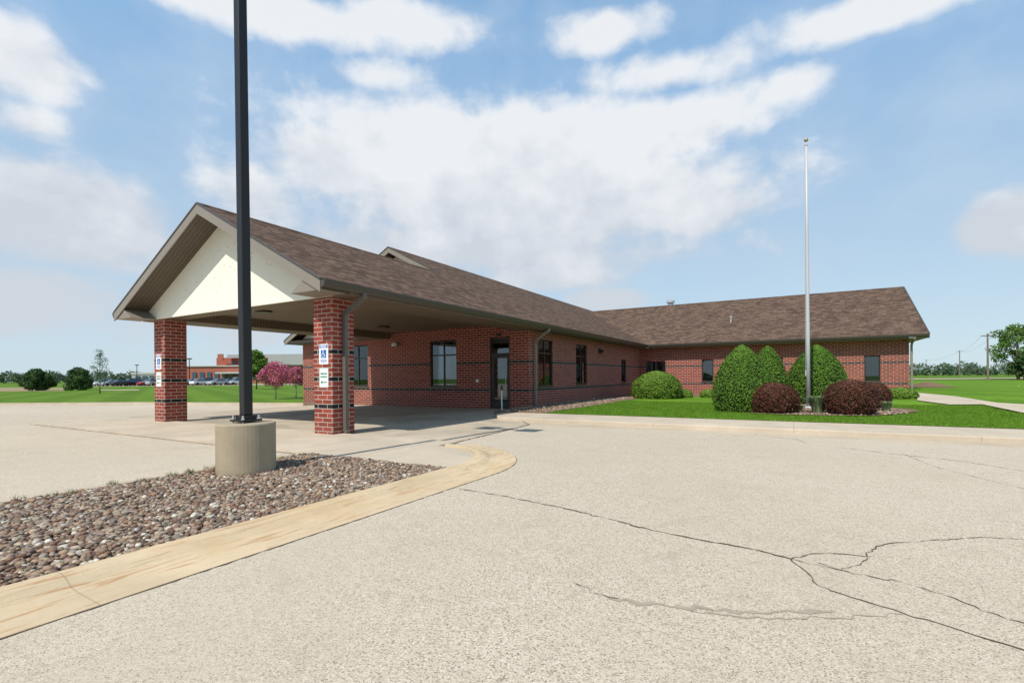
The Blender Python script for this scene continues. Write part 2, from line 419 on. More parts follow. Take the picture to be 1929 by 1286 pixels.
def ribbon(mb, pts, w, z, jit=0.0, taper=False):
    P = []
    for i in range(len(pts)-1):
        a, b = Vector(pts[i][:2]), Vector(pts[i+1][:2])
        L = (b-a).length; m = max(1, int(L/.045)) if jit else 1
        for k in range(m):
            q = a.lerp(b, k/m)
            if jit and (i or k): q += Vector((random.gauss(0, jit), random.gauss(0, jit)))
            P.append(q)
    P.append(Vector(pts[-1][:2])); vs = []; fs = []
    for i, p in enumerate(P):
        d = (P[min(i+1, len(P)-1)]-P[max(0, i-1)]).normalized(); nn = Vector((-d.y, d.x))
        ww = w*(random.uniform(.15, 1.5) if jit else 1)
        vs += [(p.x+nn.x*ww/2, p.y+nn.y*ww/2, z), (p.x-nn.x*ww/2, p.y-nn.y*ww/2, z)]
        if i: fs.append((2*i-2, 2*i-1, 2*i+1, 2*i))
    mb.add(vs, fs)
ck = MB()
for line, w in [
    ([(865, 922), (940, 934), (1000, 946), (1080, 962), (1150, 980), (1230, 1001), (1300, 1015), (1420, 1037), (1490, 1055)], .017),
    ([(1490, 1055), (1515, 1078), (1540, 1105), (1640, 1140), (1700, 1158), (1780, 1180), (1860, 1208), (1935, 1230)], .010),
    ([(1490, 1055), (1590, 1078), (1700, 1100), (1800, 1130), (1870, 1160), (1940, 1180)], .008),
    ([(1490, 1055), (1530, 1045), (1590, 1046), (1630, 1050), (1648, 1035), (1665, 1026), (1780, 1018), (1850, 1014), (1940, 1018)], .009),
    ([(1540, 1062), (1580, 1076), (1620, 1066), (1640, 1050)], .006),
    ([(1578, 843), (1700, 858), (1800, 868), (1940, 890)], .014),
    ([(1700, 855), (1760, 880), (1940, 925)], .006),
    ([(1085, 1102), (1130, 1122), (1165, 1130)], .008),
    ([(1420, 820), (1500, 828), (1520, 836)], .010)]:
    ribbon(ck, [G(x, y) for x, y in line], w, .012, .008)
ribbon(ck, path_out, .02, .0118, .003)
ribbon(ck, [(-19.5, 5.285), (-7.06, 5.285)], .035, .0121, .004)
ribbon(ck, [(p[0]+.03, p[1]) for p in DR], .04, .0165, .005)
tag(ck.build('pavement_cracks', M['crack'], fix=False), kind='structure')
sl = MB()
ribbon(sl, [G(x, y) for x, y in [(1150, 1128), (1200, 1138), (1300, 1148), (1420, 1156), (1570, 1153)]], .035, .0105, .012)
ribbon(sl, [G(x, y) for x, y in [(1300, 1154), (1420, 1168), (1600, 1166), (1700, 1160)]], .012, .0107, .012)
tag(sl.build('tar_smear', M['stainm'], fix=False), kind='structure')
sheet('rock_bed', [(-6.92, -12), (-4.04, -12), (-4.04, 5.3), (-6.92, 5.3)], .03, M['dirt'])
th = MB(); th.box(-7.05, -6.92, -12, 5.3, -.02, .055); th.build('kerb_strip', M['walk'])['kind'] = 'structure'
def ico(sub):
    bm = bmesh.new(); bmesh.ops.create_icosphere(bm, subdivisions=sub, radius=1); bm.verts.ensure_lookup_table()
    iv = np.array([v.co[:] for v in bm.verts]); ifc = np.array([[v.index for v in f.verts] for f in bm.faces]); bm.free(); return iv, ifc
def pebbles(name, x0, x1, y0, y1, z, sp, rmin, rmax, mat, keep=None, layers=1, sub=2):
    iv, ifc = ico(sub); cs = []
    for L in range(layers):
        xs = np.arange(x0+.02, x1-.02, sp); ys = np.arange(y0, y1-.02, sp)
        g = np.stack(np.meshgrid(xs, ys), -1).reshape(-1, 2)+rng.uniform(-.5, .5, (len(xs)*len(ys), 2))*sp
        if L: g = g[rng.random(len(g)) < .4]
        zz = np.full(len(g), z+L*.014)+rng.uniform(-.007, .007, len(g))
        cs.append(np.column_stack([g, zz]))
    c = np.concatenate(cs)
    c[:, 0] = np.clip(c[:, 0], x0+.02, x1-.02); c[:, 1] = np.minimum(c[:, 1], y1-.02)
    if keep is not None: c = c[[keep(*q) for q in c]]
    n = len(c)
    rad = rmin+(rmax-rmin)*rng.random(n)**1.8
    sc = np.stack([rad*rng.uniform(.9, 1.35, n), rad*rng.uniform(.8, 1.1, n), rad*rng.uniform(.5, .8, n)], 1)
    shape = iv[None]*sc[:, None, :]
    ph = rng.uniform(0, 6.28, (n, 1))
    shape = shape*(1+.12*np.sin(iv[None, :, 0]*3+ph)+.08*np.cos(iv[None, :, 1]*4+ph*2))[..., None]
    a = rng.uniform(0, 6.28, n); ca, sa = np.cos(a)[:, None], np.sin(a)[:, None]
    tl = rng.uniform(-.45, .45, n); ct, s_t = np.cos(tl)[:, None], np.sin(tl)[:, None]
    y = shape[..., 1]*ct-shape[..., 2]*s_t; zq = shape[..., 1]*s_t+shape[..., 2]*ct; x = shape[..., 0]
    V = np.stack([x*ca-y*sa, x*sa+y*ca, zq], -1)+c[:, None, :]
    Fc = (ifc[None]+(np.arange(n)*len(iv))[:, None, None]).reshape(-1, 3)
    return tag(np_mesh(name, V.reshape(-1, 3), Fc, mat, smooth=True), kind='stuff')
PB = (-6.385, 3.87)
pe = pebbles('river_stones', -6.92, -4.04, -.6, 5.3, .045, .032, .012, .030, M['pebble'], keep=lambda x, y, z: (x-PB[0])**2+(y-PB[1])**2 > .37**2, layers=2)
tag(pe, 'brown and grey river stones filling the kerbed island', 'river stones')
# ---------------------------------------------------------------- walks and lawn on the right
wk = MB(); wk.prism([(-7.5, 12.1), (45, 12.1), (45, 14.0), (-8.3, 14.0), (-8.3, 13.3)], 2, -.02, .11)
tag(wk.build('sidewalk', M['walk'], bevel=.02), kind='structure')
gt = MB(); gt.box(-6.2, 45, 11.5, 12.1, -.02, .012); tag(gt.build('gutter_pan', M['pan']), kind='structure')
gl = MB()
xs = list(np.linspace(-6.9, 20, 45))+list(np.linspace(24, 90, 12)); ys = list(np.linspace(14.0, 50, 50))+list(np.linspace(55, 110, 8))
vs = [(x, y, gz(x, y)) for y in ys for x in xs]; fs = []
for j in range(len(ys)-1):
    for i in range(len(xs)-1):
        a = j*len(xs)+i; fs.append((a, a+1, a+len(xs)+1, a+len(xs)))
gl.add(vs, fs); tag(gl.build('lawn', M['grass'], smooth=True, fix=False), kind='structure')
bd = MB(); bd.prism([(-8.82, 14.02), (-6.8, 14.02), (-6.7, 18), (-6.9, 25), (-4, 29.5), (5.2, 30.6), (5.2, 32.2), (-8.82, 32.2)], 2, -.02, .14)
tag(bd.build('planting_bed', M['mulch']), kind='structure')
def blob_sheet(name, cx, cy, rx, ry, mat, dz, rot=0, wob=.08, mound=0):
    vs = [(cx, cy, gz(cx, cy)+dz+mound)]; n = 48; rings = 6; fs = []
    for q in range(1, rings+1):
        for k in range(n):
            a = k*2*math.pi/n; rr = q/rings*(1+wob*math.sin(3*a+1)+wob*.6*math.sin(5*a))
            x = rx*rr*math.cos(a); y = ry*rr*math.sin(a)
            X = cx+x*math.cos(rot)-y*math.sin(rot); Y = cy+x*math.sin(rot)+y*math.cos(rot)
            vs.append((X, Y, gz(X, Y)+dz+mound*(1-sm(0, 1, q/rings))))
    for k in range(n): fs.append((0, 1+k, 1+(k+1) % n))
    for q in range(rings-1):
        for k in range(n):
            a = 1+q*n+k; b = 1+q*n+(k+1) % n; fs.append((a, a+n, b+n, b))
    m = MB(); m.add(vs, fs); return tag(m.build(name, mat, fix=False, smooth=True), kind='structure')
BX, BY, BRX, BRY = .5, 18.8, 2.6, 2.85
blob_sheet('planting_island', BX, BY, BRX, BRY, M['mulch'], .03)
blob_sheet('planting_island', 7.6, 41, 1.3, 4.0, M['mulch'], .02, mound=.3)
pv = [GL(x, y) for x, y in [(1728, 745), (1790, 751), (1850, 761), (1960, 786), (1960, 757), (1880, 748), (1800, 742), (1728, 739)]]
pm = MB()
lo = pv[:4]; up = pv[:3:-1]
vs = []; fs = []
for i in range(4):
    for k in range(7):
        t = k/6; x = lo[i][0]+(up[i][0]-lo[i][0])*t; y = lo[i][1]+(up[i][1]-lo[i][1])*t
        vs.append((x, y, gz(x, y)+.035))
for i in range(3):
    for k in range(6): fs.append((i*7+k, i*7+k+1, (i+1)*7+k+1, (i+1)*7+k))
pm.add(vs, fs); tag(pm.build('path', M['walk'], fix=False, smooth=True), kind='structure')
def blades(name, n, xr, yr, hmin, hmax, mat, zf, keep, label, cat='grass', w=.006, lean=.015):
    x = rng.uniform(*xr, n); y = rng.uniform(*yr, n)
    ok = np.array([keep(a, b) for a, b in zip(x, y)]); x, y = x[ok], y[ok]; n = len(x)
    z = np.array([zf(a, b) for a, b in zip(x, y)])
    h = rng.uniform(hmin, hmax, n); a = rng.uniform(0, 6.28, n)
    b0 = np.stack([x-np.cos(a)*w, y-np.sin(a)*w, z], 1); b1 = np.stack([x+np.cos(a)*w, y+np.sin(a)*w, z], 1)
    tp = np.stack([x+rng.normal(0, lean, n), y+rng.normal(0, lean, n), z+h], 1)
    V = np.stack([b0, b1, tp], 1).reshape(-1, 3)
    o = np_mesh(name, V, np.arange(3*n).reshape(-1, 3), mat); return tag(o, label, cat, kind='stuff')
def in_lawn(x, y):
    if ((x-BX)/(BRX+.05))**2+((y-BY)/(BRY+.05))**2 < 1: return False
    return y < 28.6
blades('grass', 170000, (-6.85, 11), (13.95, 22), .025, .06, M['blade'], gz, in_lawn, 'short mown green grass between the walk and the shrubs')
wc = [(random.uniform(-6.98, -6.8), random.uniform(.5, 5.2)) for _ in range(26)]
blades('weeds', 9000, (-7.08, -6.7), (.3, 5.3), .02, .075, M['weed'], lambda x, y: .05, lambda x, y: any((x-a)**2+(y-b)**2 < .0035 for a, b in wc), 'sparse dry weeds along the far edge of the stone island', 'weeds', .003, .02)
nd = 260; dx = rng.uniform(14, 34, nd); dy = rng.uniform(24, 52, nd); c = np.column_stack([dx, dy, [gz(a, b)+.10 for a, b in zip(dx, dy)]])
v, f = leaf_quads(c, .055, np.tile([0, -.4, 1.0], (nd, 1)), .3, 1.0)
tag(np_mesh('dandelions', v, f, M['dandelion']), 'yellow dandelions scattered in the lawn beyond the right path', 'flowers', kind='stuff')
def kerb_line(name, pts, w, h, mat, z0=-.02):
    m = MB()
    vs = []; fs = []
    P = [Vector(p) for p in pts]
    for i, p in enumerate(P):
        d = (P[min(i+1, len(P)-1)]-P[max(0, i-1)]).normalized(); nn = Vector((-d.y, d.x))*w/2
        vs += [(p.x+nn.x, p.y+nn.y, z0), (p.x+nn.x, p.y+nn.y, h), (p.x-nn.x, p.y-nn.y, h), (p.x-nn.x, p.y-nn.y, z0)]
        if i:
            for k in range(3): fs.append((4*i-4+k, 4*i-3+k, 4*i+1+k, 4*i+k))
    m.add(vs, fs); return tag(m.build(name, mat), kind='structure')
kerb_line('kerb_edge', [(-20.1, 16.4), (-20.2, 15.1), (-25, 13.7), (-30, 12.2), (-36, 9), (-50, 2), (-75, -10)], .25, .13, M['walk'])
def strip(name, pa, pb, d0, d1, z, mat):
    return sheet(name, [D(pa, d0), D(pb, d0), D(pb, d1), D(pa, d1)], z, mat)
strip('car_park', 120, 640, 104, 135, .02, M['basec'])
strip('road', 1700, 2600, 98, 112, .10, M['walk'])
strip('road', -900, 60, 95, 100, .02, M['walk'])
strip('field', -800, 120, 62, 90, .012, plain('dry_field', (.30, .22, .12), 1, .3, .2))
strip('path', 190, 262, 62, 66, .03, M['walk'])
# ---------------------------------------------------------------- the brick building
XW, YW = -8.82, 16.6
XL, YB = -22.3, 43.8
YG, XE = 32.2, 5.23
EZ = 3.08; SLP = .52
B = thing('brick_building', (-12.85, 16.6, 0), 'long red brick building with brown shingled roof and gabled canopy on two brick columns', 'building')
def zr(x, edge): return 3.3+SLP*abs(x-edge)
def wall(axis, a, thick, u0, u1, z0, z1, ops, mat, name='wall'):
    us = sorted({u0, u1, *[o[0] for o in ops], *[o[1] for o in ops]}); zs = sorted({z0, z1, *[o[2] for o in ops], *[o[3] for o in ops]})
    m = MB()
    for i in range(len(us)-1):
        for j in range(len(zs)-1):
            uc = (us[i]+us[i+1])/2; zc = (zs[j]+zs[j+1])/2
            if any(o[0] < uc < o[1] and o[2] < zc < o[3] for o in ops): continue
            if axis == 1: m.box(us[i], us[i+1], min(a, a+thick), max(a, a+thick), zs[j], zs[j+1])
            else: m.box(min(a, a+thick), max(a, a+thick), us[i], us[i+1], zs[j], zs[j+1])
    return m.build(name, mat, B)
FW = [(-18.95, -17.54, .9, 2.88), (-13.74, -12.31, .9, 2.88), (-10.66, -9.71, 0.02, 2.88)]
SW = [(17.35, 18.75, .9, 2.82), (21.25, 22.7, .9, 2.82), (28.2, 29.2, .9, 2.26)]
WW = [(-8.40, -7.15, .9, 2.24), (-4.93, -4.26, .9, 2.26), (-1.2, -.5, .9, 2.26), (3.33, 4.02, .9, 2.26)]
wall(1, YW, .22, XL, XW, 0, EZ+.3, FW, M['brick'])
wall(0, XW, -.22, YW+.22, YG+.22, 0, EZ+.3, SW, M['brick'])
wall(1, YG, .22, XW, XE, 0, EZ+.3, WW, M['brick'])
wall(0, XE, -.22, YG+.22, YB, 0, EZ+.3, [], M['brick'])
wall(1, YB, -.22, XL+.22, XE-.22, 0, EZ+.3, [], M['brick'])
wall(0, XL, .22, YW+.22, YB, 0, EZ+.3, [], M['brick'])
def window(axis, a, o, sgn, mull, transom, fill, name='window'):
    u0, u1, z0, z1 = o; t = .055
    m = MB()
    def bx(mb, ua, ub, za, zb, da, db):
        lo_, hi_ = sorted((a+sgn*da, a+sgn*db))
        if axis == 1: mb.box(ua, ub, lo_, hi_, za, zb)
        else: mb.box(lo_, hi_, ua, ub, za, zb)
    bx(m, u0, u0+t, z0, z1, .06, .14); bx(m, u1-t, u1, z0, z1, .06, .14)
    bx(m, u0+t, u1-t, z0, z0+t, .06, .14); bx(m, u0+t, u1-t, z1-t, z1, .06, .14)
    for q in mull: bx(m, q-.025, q+.025, z0+t, z1-t, .065, .135)
    w = m.build(name, M['frame'], B)
    if transom:
        k = MB(); edges = [u0+t]+[x for q in mull for x in (q-.025, q+.025)]+[u1-t]
        for i in range(0, len(edges), 2): bx(k, edges[i], edges[i+1], transom-.03, transom+.03, .067, .133)
        k.build('glazing_bar', M['frame'], w)
    g = MB(); bx(g, u0+t, u1-t, z0+t, z1-t, .098, .104); g.build('pane', M['glass'], w)
    s = MB(); bx(s, u0-.04, u1+.04, z0-.07, z0-.002, -.03, .06); s.build('sill', M['gutter'], w)
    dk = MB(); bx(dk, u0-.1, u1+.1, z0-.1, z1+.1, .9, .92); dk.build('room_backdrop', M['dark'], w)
    if fill == 'vert':
        b = MB(); q = u0+.03
        while q < u1-.05:
            bx(b, q, q+.06, z0+.05, z1-.05, .20, .212); q += .082
        b.build('blind', M['blind'], w)
    if fill == 'curtain':
        b = MB(); bx(b, u0, u0+(u1-u0)*.4, z0, z1, .18, .19); bx(b, u1-(u1-u0)*.2, u1, z0, z1, .18, .19); b.build('curtain', M['curtain'], w)
    if fill == 'half':
        b = MB(); bx(b, u0, u1, z0+(z1-z0)*.62, z1, .18, .19); b.build('shade', M['curtain'], w)
    return w
window(1, YW, FW[0], 1, [(-18.95-17.54)/2], 2.25, 'curtain')
window(1, YW, FW[1], 1, [(-13.74-12.31)/2], 2.25, 'curtain')
window(0, XW, SW[0], -1, [18.05], 2.25, 'half')
window(0, XW, SW[1], -1, [21.97], 2.25, 'half')
window(0, XW, SW[2], -1, [], None, None)
window(1, YG, WW[0], 1, [-7.77], None, 'curtain')
for o in WW[1:]: window(1, YG, o, 1, [], None, 'vert')
u0, u1, z0, z1 = FW[2]; y = YW
d = MB()
for a in ((u0, u0+.06), (u1-.06, u1)): d.box(a[0], a[1], y+.05, y+.16, .02, z1)
d.box(u0+.06, u1-.06, y+.05, y+.16, z1-.06, z1); d.box(u0+.06, u1-.06, y+.05, y+.16, 2.17, 2.24)
dr = d.build('door', M['frame'], B)
l = MB(); yy = y+.075
l.box(u0+.065, u0+.17, yy, yy+.045, .03, 2.165); l.box(u1-.17, u1-.065, yy, yy+.045, .03, 2.165)
l.box(u0+.17, u1-.17, yy, yy+.045, .03, .28); l.box(u0+.17, u1-.17, yy, yy+.045, 2.05, 2.165)
l.build('leaf_frame', M['frame'], dr)
g = MB(); g.box(u0+.17, u1-.17, yy+.02, yy+.026, .28, 2.05); g.box(u0+.06, u1-.06, yy+.02, yy+.026, 2.24, z1-.06); g.build('pane', M['glass'], dr)
g = MB(); g.tube([(u1-.2, yy-.06, .95), (u1-.2, yy-.06, 1.25)], .014); g.box(u1-.21, u1-.19, yy-.06, yy, .97, .99); g.box(u1-.21, u1-.19, yy-.06, yy, 1.21, 1.23); g.build('handle', M['alu'], dr)
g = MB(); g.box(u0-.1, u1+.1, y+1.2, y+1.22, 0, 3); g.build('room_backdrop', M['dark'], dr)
for (a, b_, c_, d_, mt) in [(.22, .36, 1.48, 1.64, 'paper'), (.55, .68, 1.44, 1.62, 'cyan'), (.24, .34, 1.26, 1.38, 'paper'), (.58, .66, 1.30, 1.37, 'yellow')]:
    g = MB(); g.box(u0+a, u0+b_, yy+.03, yy+.034, c_, d_); g.build('notice', M[mt], dr)
for x1 in (-8.82, -16.13):
    c = MB(); c.box(x1-.61, x1, 7.31, 7.92, 0, EZ); c.build('column', M['brick_col'], B)
def slab(mb, pts, th=.06):
    n = len(pts); vs = [tuple(p) for p in pts]+[(p[0], p[1], p[2]-th) for p in pts]
    mb.add(vs, [tuple(range(n)), tuple(range(2*n-1, n-1, -1))]+[(i, (i+1) % n, n+(i+1) % n, n+i) for i in range(n)])
XR, XCm = -8.21, -12.76; ZC = 3.3+SLP*(XR-XCm); XLc = 2*XCm-XR
XM = -15.56; ZM = 3.3+SLP*(XR-XM); XLm = 2*XM-XR
Y0, Y1 = 6.55, 16.0; YE, YR_ = 31.6, 38.0; ZW = 3.3+SLP*6.4; YBk = 44.4
cr = MB(); slab(cr, [(XR, Y0, 3.3), (XR, Y1, 3.3), (XCm, Y1, ZC), (XCm, Y0, ZC)]); slab(cr, [(XCm, Y0, ZC), (XCm, YW, ZC), (XLc, YW, 3.3), (XLc, Y0, 3.3)])
cr.build('canopy_roof', M['shingle'], B)
mr = MB()
slab(mr, [(XR, Y1, 3.3), (XR, YE, 3.3), (XR-6.4, YR_, ZW), (XR, YBk, 3.3), (XM, YBk, ZM), (XM, Y1, ZM)])
slab(mr, [(XM, Y1, ZM), (XM, YBk, ZM), (XLm, YBk, 3.3), (XLm, Y1, 3.3)])
slab(mr, [(5.92, YE, 3.3), (5.92, YR_, ZW), (XR-6.4, YR_, ZW), (XR, YE, 3.3)])
slab(mr, [(5.92, YR_, ZW), (5.92, YBk, 3.3), (XR, YBk, 3.3), (XR-6.4, YR_, ZW)])
roof = mr.build('roof', M['shingle'], B)
rc = MB()
rc.prism([(XCm-.14, ZC-.062), (XCm, ZC+.018), (XCm+.14, ZC-.062)], 1, Y0-.01, Y1)
rc.prism([(XM-.14, ZM-.062), (XM, ZM+.018), (XM+.14, ZM-.062)], 1, Y1-.01, YBk)
rc.prism([(YR_-.14, ZW-.062), (YR_, ZW+.018), (YR_+.14, ZW-.062)], 0, XR-6.3, 5.93)
rc.build('ridge_cap', M['shingle'], roof)
def rake(axis, a, ce, cap, ze, zc, th, dz0, dz1):
    m = MB()
    m.prism([(ce, ze-dz0), (cap, zc-dz0), (cap, zc-dz1), (ce, ze-dz1)], axis, a, a+th); return m
for ce in (XR, XLc):
    rake(1, Y0-.03, ce, XCm, 3.3, ZC, .028, .03, .27).build('rake_board', M['fascia'], B)
    rake(1, Y0-.045, ce, XCm, 3.3, ZC, .05, -.012, .03).build('drip_edge', M['gutter'], B)
    m = MB(); m.prism([(ce, 3.3-.21), (XCm, ZC-.21), (XCm, ZC-.17), (ce, 3.3-.17)], 1, Y0, 7.19); m.build('soffit', M['soffitx'], B)
for ce in (XLm, ):
    rake(1, Y1-.03, ce, XM, 3.3, ZM, .028, .03, .27).build('rake_board', M['fascia'], B)
rake(1, Y1-.03, XCm+.1, XM, zr(XCm+.1, XR), ZM, .028, .02, .25).build('rake_board', M['fascia'], B)
for ce in (XR-4.3, XLm):
    zc_ = 3.3 if ce == XLm else zr(ce, XR)
    rake(1, Y1-.05, ce, XM, zc_, ZM, .05, -.012, .025).build('drip_edge', M['gutter'], B)
for ce in (YE, YBk):
    rake(0, 5.92, ce, YR_, 3.3, ZW, .03, .03, .26).build('rake_board', M['fascia'], B)
    rake(0, 5.91, ce, YR_, 3.3, ZW, .055, -.012, .028).build('drip_edge', M['gutter'], B)
XG1 = -8.72; XG0 = 2*XCm-XG1
g = MB(); g.prism([(XG0, EZ+.01), (XG1, EZ+.01), (XG1, zr(XG1, XR)-.215), (XCm, ZC-.215), (XG0, zr(XG1, XR)-.215)], 1, 7.2, 7.26)
gp = g.build('gable_panel', M['white'], B)
k_ = 0
while k_ < 24:
    x = random.uniform(-14.9, -10.8); z = random.uniform(3.5, 5.2)
    if z > 3.3+SLP*(4.5-abs(x-XCm))-.5: continue
    hm = MB(); hm.prism([(x+.012*math.cos(a), z+.012*math.sin(a)) for a in [q*math.pi/3 for q in range(6)]], 1, 7.194, 7.199)
    hm.build('fixing_hole', M['fascia'], gp); k_ += 1
g = MB(); g.prism([(XL, EZ+.3), (XW, EZ+.3), (XM, ZM-.215)], 1, YW, YW+.15); g.build('gable_wall', M['white'], B)
g = MB(); g.prism([(YG, EZ+.3), (YB, EZ+.3), (YR_, ZW-.25)], 0, XE-.15, XE); g.build('gable_wall', M['white'], B)
g = MB(); g.prism([(XL, EZ+.3), (XW, EZ+.3), (XM, ZM-.215)], 1, YB-.15, YB); g.build('gable_wall', M['white'], B)
def eave_box(xe, s):
    pts = [(xe, EZ), (xe, 3.235), (xe+s*1.20, 3.235+.6), (xe+s*1.20, EZ)]
    m = MB(); m.prism([(xe, EZ), (xe, 3.10), (xe+s*.5, 3.10+.5*SLP), (xe+s*.98, EZ)], 1, Y0+.002, 7.19); m.build('eave_return', M['fascia'], B)
    m = MB(); m.prism(pts, 1, 7.265, YW-.002); m.build('canopy_beam', M['soffit'], B)
eave_box(XR, -1); eave_box(XLc, 1)
m = MB(); m.box(XLc+1.202, -9.42, 7.265, 7.70, EZ+.003, 3.6); m.build('canopy_beam', M['soffit'], B)
m = MB(); m.box(XLc+1.202, -9.42, 7.70, YW-.002, 3.35, 3.374); cl = m.build('canopy_ceiling', M['ceil'], B)
for (x, y) in ((-13.9, 9.0), (-14.1, 14.2)):
    m = MB(); m.lathe([(.24, 0), (.24, .05), (0, .051)], (x, y, 3.297), 20); m.build('ceiling_light', M['frame'], B)
m = MB(); m.box(XW, XR-.042, YW+.001, YE, EZ, EZ+.03); m.box(XR-.04, XR, YW, YE, EZ, 3.23); m.build('soffit', M['soffitx'], B)
m = MB(); m.box(XW, 5.92, YE+.001, YG-.001, EZ+.001, EZ+.03); m.box(XE+.001, 5.91, YG, YBk, EZ+.001, EZ+.03); m.build('soffit', M['fascia'], B)
m = MB(); m.box(XLm, XLc-.01, Y1, YW-.001, EZ, EZ+.16); m.box(XLm, XL-.001, YW, YBk, EZ, EZ+.03); m.build('soffit', M['soffitx'], B)
m = MB(); m.prism([(YE, EZ), (YE, 3.23), (YG+.5, 3.23+.55), (YG+.5, EZ)], 0, 5.60, 5.915); m.build('eave_return', M['fascia'], B)
def gutter(axis, sgn, e, a0, a1):
    sec = [(0, 3.275), (0, 3.13), (.075, 3.125), (.10, 3.17), (.125, 3.235), (.13, 3.285), (.118, 3.285), (.10, 3.25)]
    m = MB(); m.prism([(e+sgn*p, z) for p, z in sec], axis, a0, a1); return m.build('gutter', M['gutter'], B)
gutter(1, 1, XR+.002, Y0-.02, YE-.14); gutter(1, -1, XLc-.002, Y0-.02, YW-.7); gutter(0, -1, YE-.002, XR+.14, 5.93)
gutter(1, -1, XLm-.002, Y1, YBk)
def spout(pts, mat, w=.045):
    m = MB(); m.tube(pts, w*1.25, 4, rot=math.pi/4); return m.build('downspout', mat, B)
spout([(XR+.06, 7.62, 3.15), (XR+.06, 7.62, 3.06), (-8.30, 7.62, 2.98), (-8.68, 7.62, 2.78), (-8.755, 7.62, 2.70), (-8.755, 7.62, .12), (-8.70, 7.62, .06)], M['spout'], .055)
spout([(XR+.06, 16.95, 3.15), (XR+.06, 16.95, 3.05), (-8.30, 16.95, 2.97), (-8.66, 16.95, 2.72), (-8.75, 16.95, 2.62), (-8.75, 16.95, .22), (-8.6, 16.95, .14), (-8.4, 16.95, .12)], M['fascia'], .05)
spout([(5.34, YE-.06, 3.13), (5.34, YE-.06, 3.05), (5.31, 32.0, 2.85), (5.31, 32.1, 2.7), (5.31, 32.1, .4)], M['fascia'], .05)
m = MB(); m.lathe([(.0, 0), (.10, .0), (.13, .05), (.12, .12), (.06, .18), (0, .19)], (-15.7, YW-.14, 2.72)); m.box(-15.75, -15.65, YW-.12, YW-.001, 2.80, 2.88); m.build('wall_lamp', M['signw'], B, smooth=False)
m = MB(); m.prism([(XW+.001, 2.52), (XW+.2, 2.52), (XW+.2, 2.58), (XW+.1, 2.72), (XW+.001, 2.72)], 1, 24.3, 24.65); m.build('wall_lamp', M['frame'], B)
m = MB(); m.box(-10.28, -10.10, YW-.14, YW-.001, 2.93, 3.02); m.build('wall_lamp', M['frame'], B)
m = MB(); m.box(-11.32, -11.2, YW-.02, YW-.001, 1.08, 1.2); m.build('outlet_cover', M['signw'], B)
m = MB(); m.lathe([(.2, 0), (.2, .85), (.3, .88), (.3, 1.05), (.12, 1.12), (0, 1.13)], (-8.2, 38.9, 6.05)); m.build('roof_vent', M['galv'], B)
m = MB(); m.lathe([(.1, -.15), (.05, -.05), (.05, .26), (.09, .27), (.09, .36), (0, .40)], (-3.45, 34.3, 4.71)); m.build('roof_vent', M['galv'], B)
# ---------------------------------------------------------------- signs on the columns
def text_mesh(txt, size, mat, parent, x, z, yoff=-.006, name='lettering'):
    cu = bpy.data.curves.new(name, 'FONT'); cu.body = txt; cu.size = size; cu.align_x = 'CENTER'; cu.align_y = 'CENTER'; cu.extrude = .0008; cu.offset = .0012
    ob = bpy.data.objects.new(name, cu); COL.objects.link(ob)
    dg = bpy.context.evaluated_depsgraph_get(); dg.update()
    me = bpy.data.meshes.new_from_object(ob.evaluated_get(dg)); bpy.data.objects.remove(ob)
    me.transform(Matrix.Translation((x, yoff, z)) @ Matrix.Rotation(math.pi/2, 4, 'X'))
    me.materials.clear(); me.materials.append(mat)
    o = bpy.data.objects.new(name, me); COL.objects.link(o); o.parent = parent; return o
def seg(m, a, b, w, y0=-.008, y1=-.0045):
    a = Vector(a); b = Vector(b); d = (b-a).normalized(); n_ = Vector((-d.y, d.x))*w/2
    m.prism([tuple(a+n_), tuple(b+n_), tuple(b-n_), tuple(a-n_)], 1, y0, y1)
def plate(m, w, h, y0, y1, cz=0):
    r = .02; pts = []
    for cx, cy, a0 in ((w/2-r, h/2-r, 0), (-w/2+r, h/2-r, 90), (-w/2+r, -h/2+r, 180), (w/2-r, -h/2+r, 270)):
        for k in range(4): a = R(a0+k*30); pts.append((cx+r*math.cos(a), cz+cy+r*math.sin(a)))
    m.prism(pts, 1, y0, y1)
def access_sign(loc, label):
    t = thing('parking_sign', loc, label, 'sign', 'blue accessible parking signs on the columns')
    m = MB(); plate(m, .305, .455, -.003, 0); m.build('sign_plate', M['signw'], t, local=True)
    m = MB(); m.box(-.135, .135, -.0045, -.0035, .135, .212); m.box(-.09, .09, -.0045, -.0035, -.085, .095); m.build('blue_panel', M['signb'], t, local=True)
    text_mesh('RESERVED', .047, M['signw'], t, 0, .192); text_mesh('PARKING', .047, M['signw'], t, 0, .153)
    m = MB()
    m.prism([(-.012+.014*math.cos(k*.7), .072+.014*math.sin(k*.7)) for k in range(9)], 1, -.008, -.0045)
    seg(m, (-.012, .055), (-.012, -.005), .016); seg(m, (-.012, .03), (.028, .03), .011); seg(m, (-.018, -.005), (.032, -.005), .014); seg(m, (.030, -.001), (.048, -.052), .014)
    seg(m, (.044, -.05), (.064, -.044), .011)
    A = [( -.010+.045*math.cos(R(a)), -.022+.045*math.sin(R(a))) for a in range(110, 345, 18)]
    for p, q in zip(A[:-1], A[1:]): seg(m, p, q, .010, -.0081, -.0046)
    m.build('wheelchair_symbol', M['signw'], t, local=True)
    m = MB()
    for zc, w in ((-.125, .2), (-.155, .22), (-.185, .17)): m.box(-w/2, w/2, -.0045, -.0035, zc-.006, zc+.006)
    m.build('small_print', M['signb'], t, local=True)
    return t
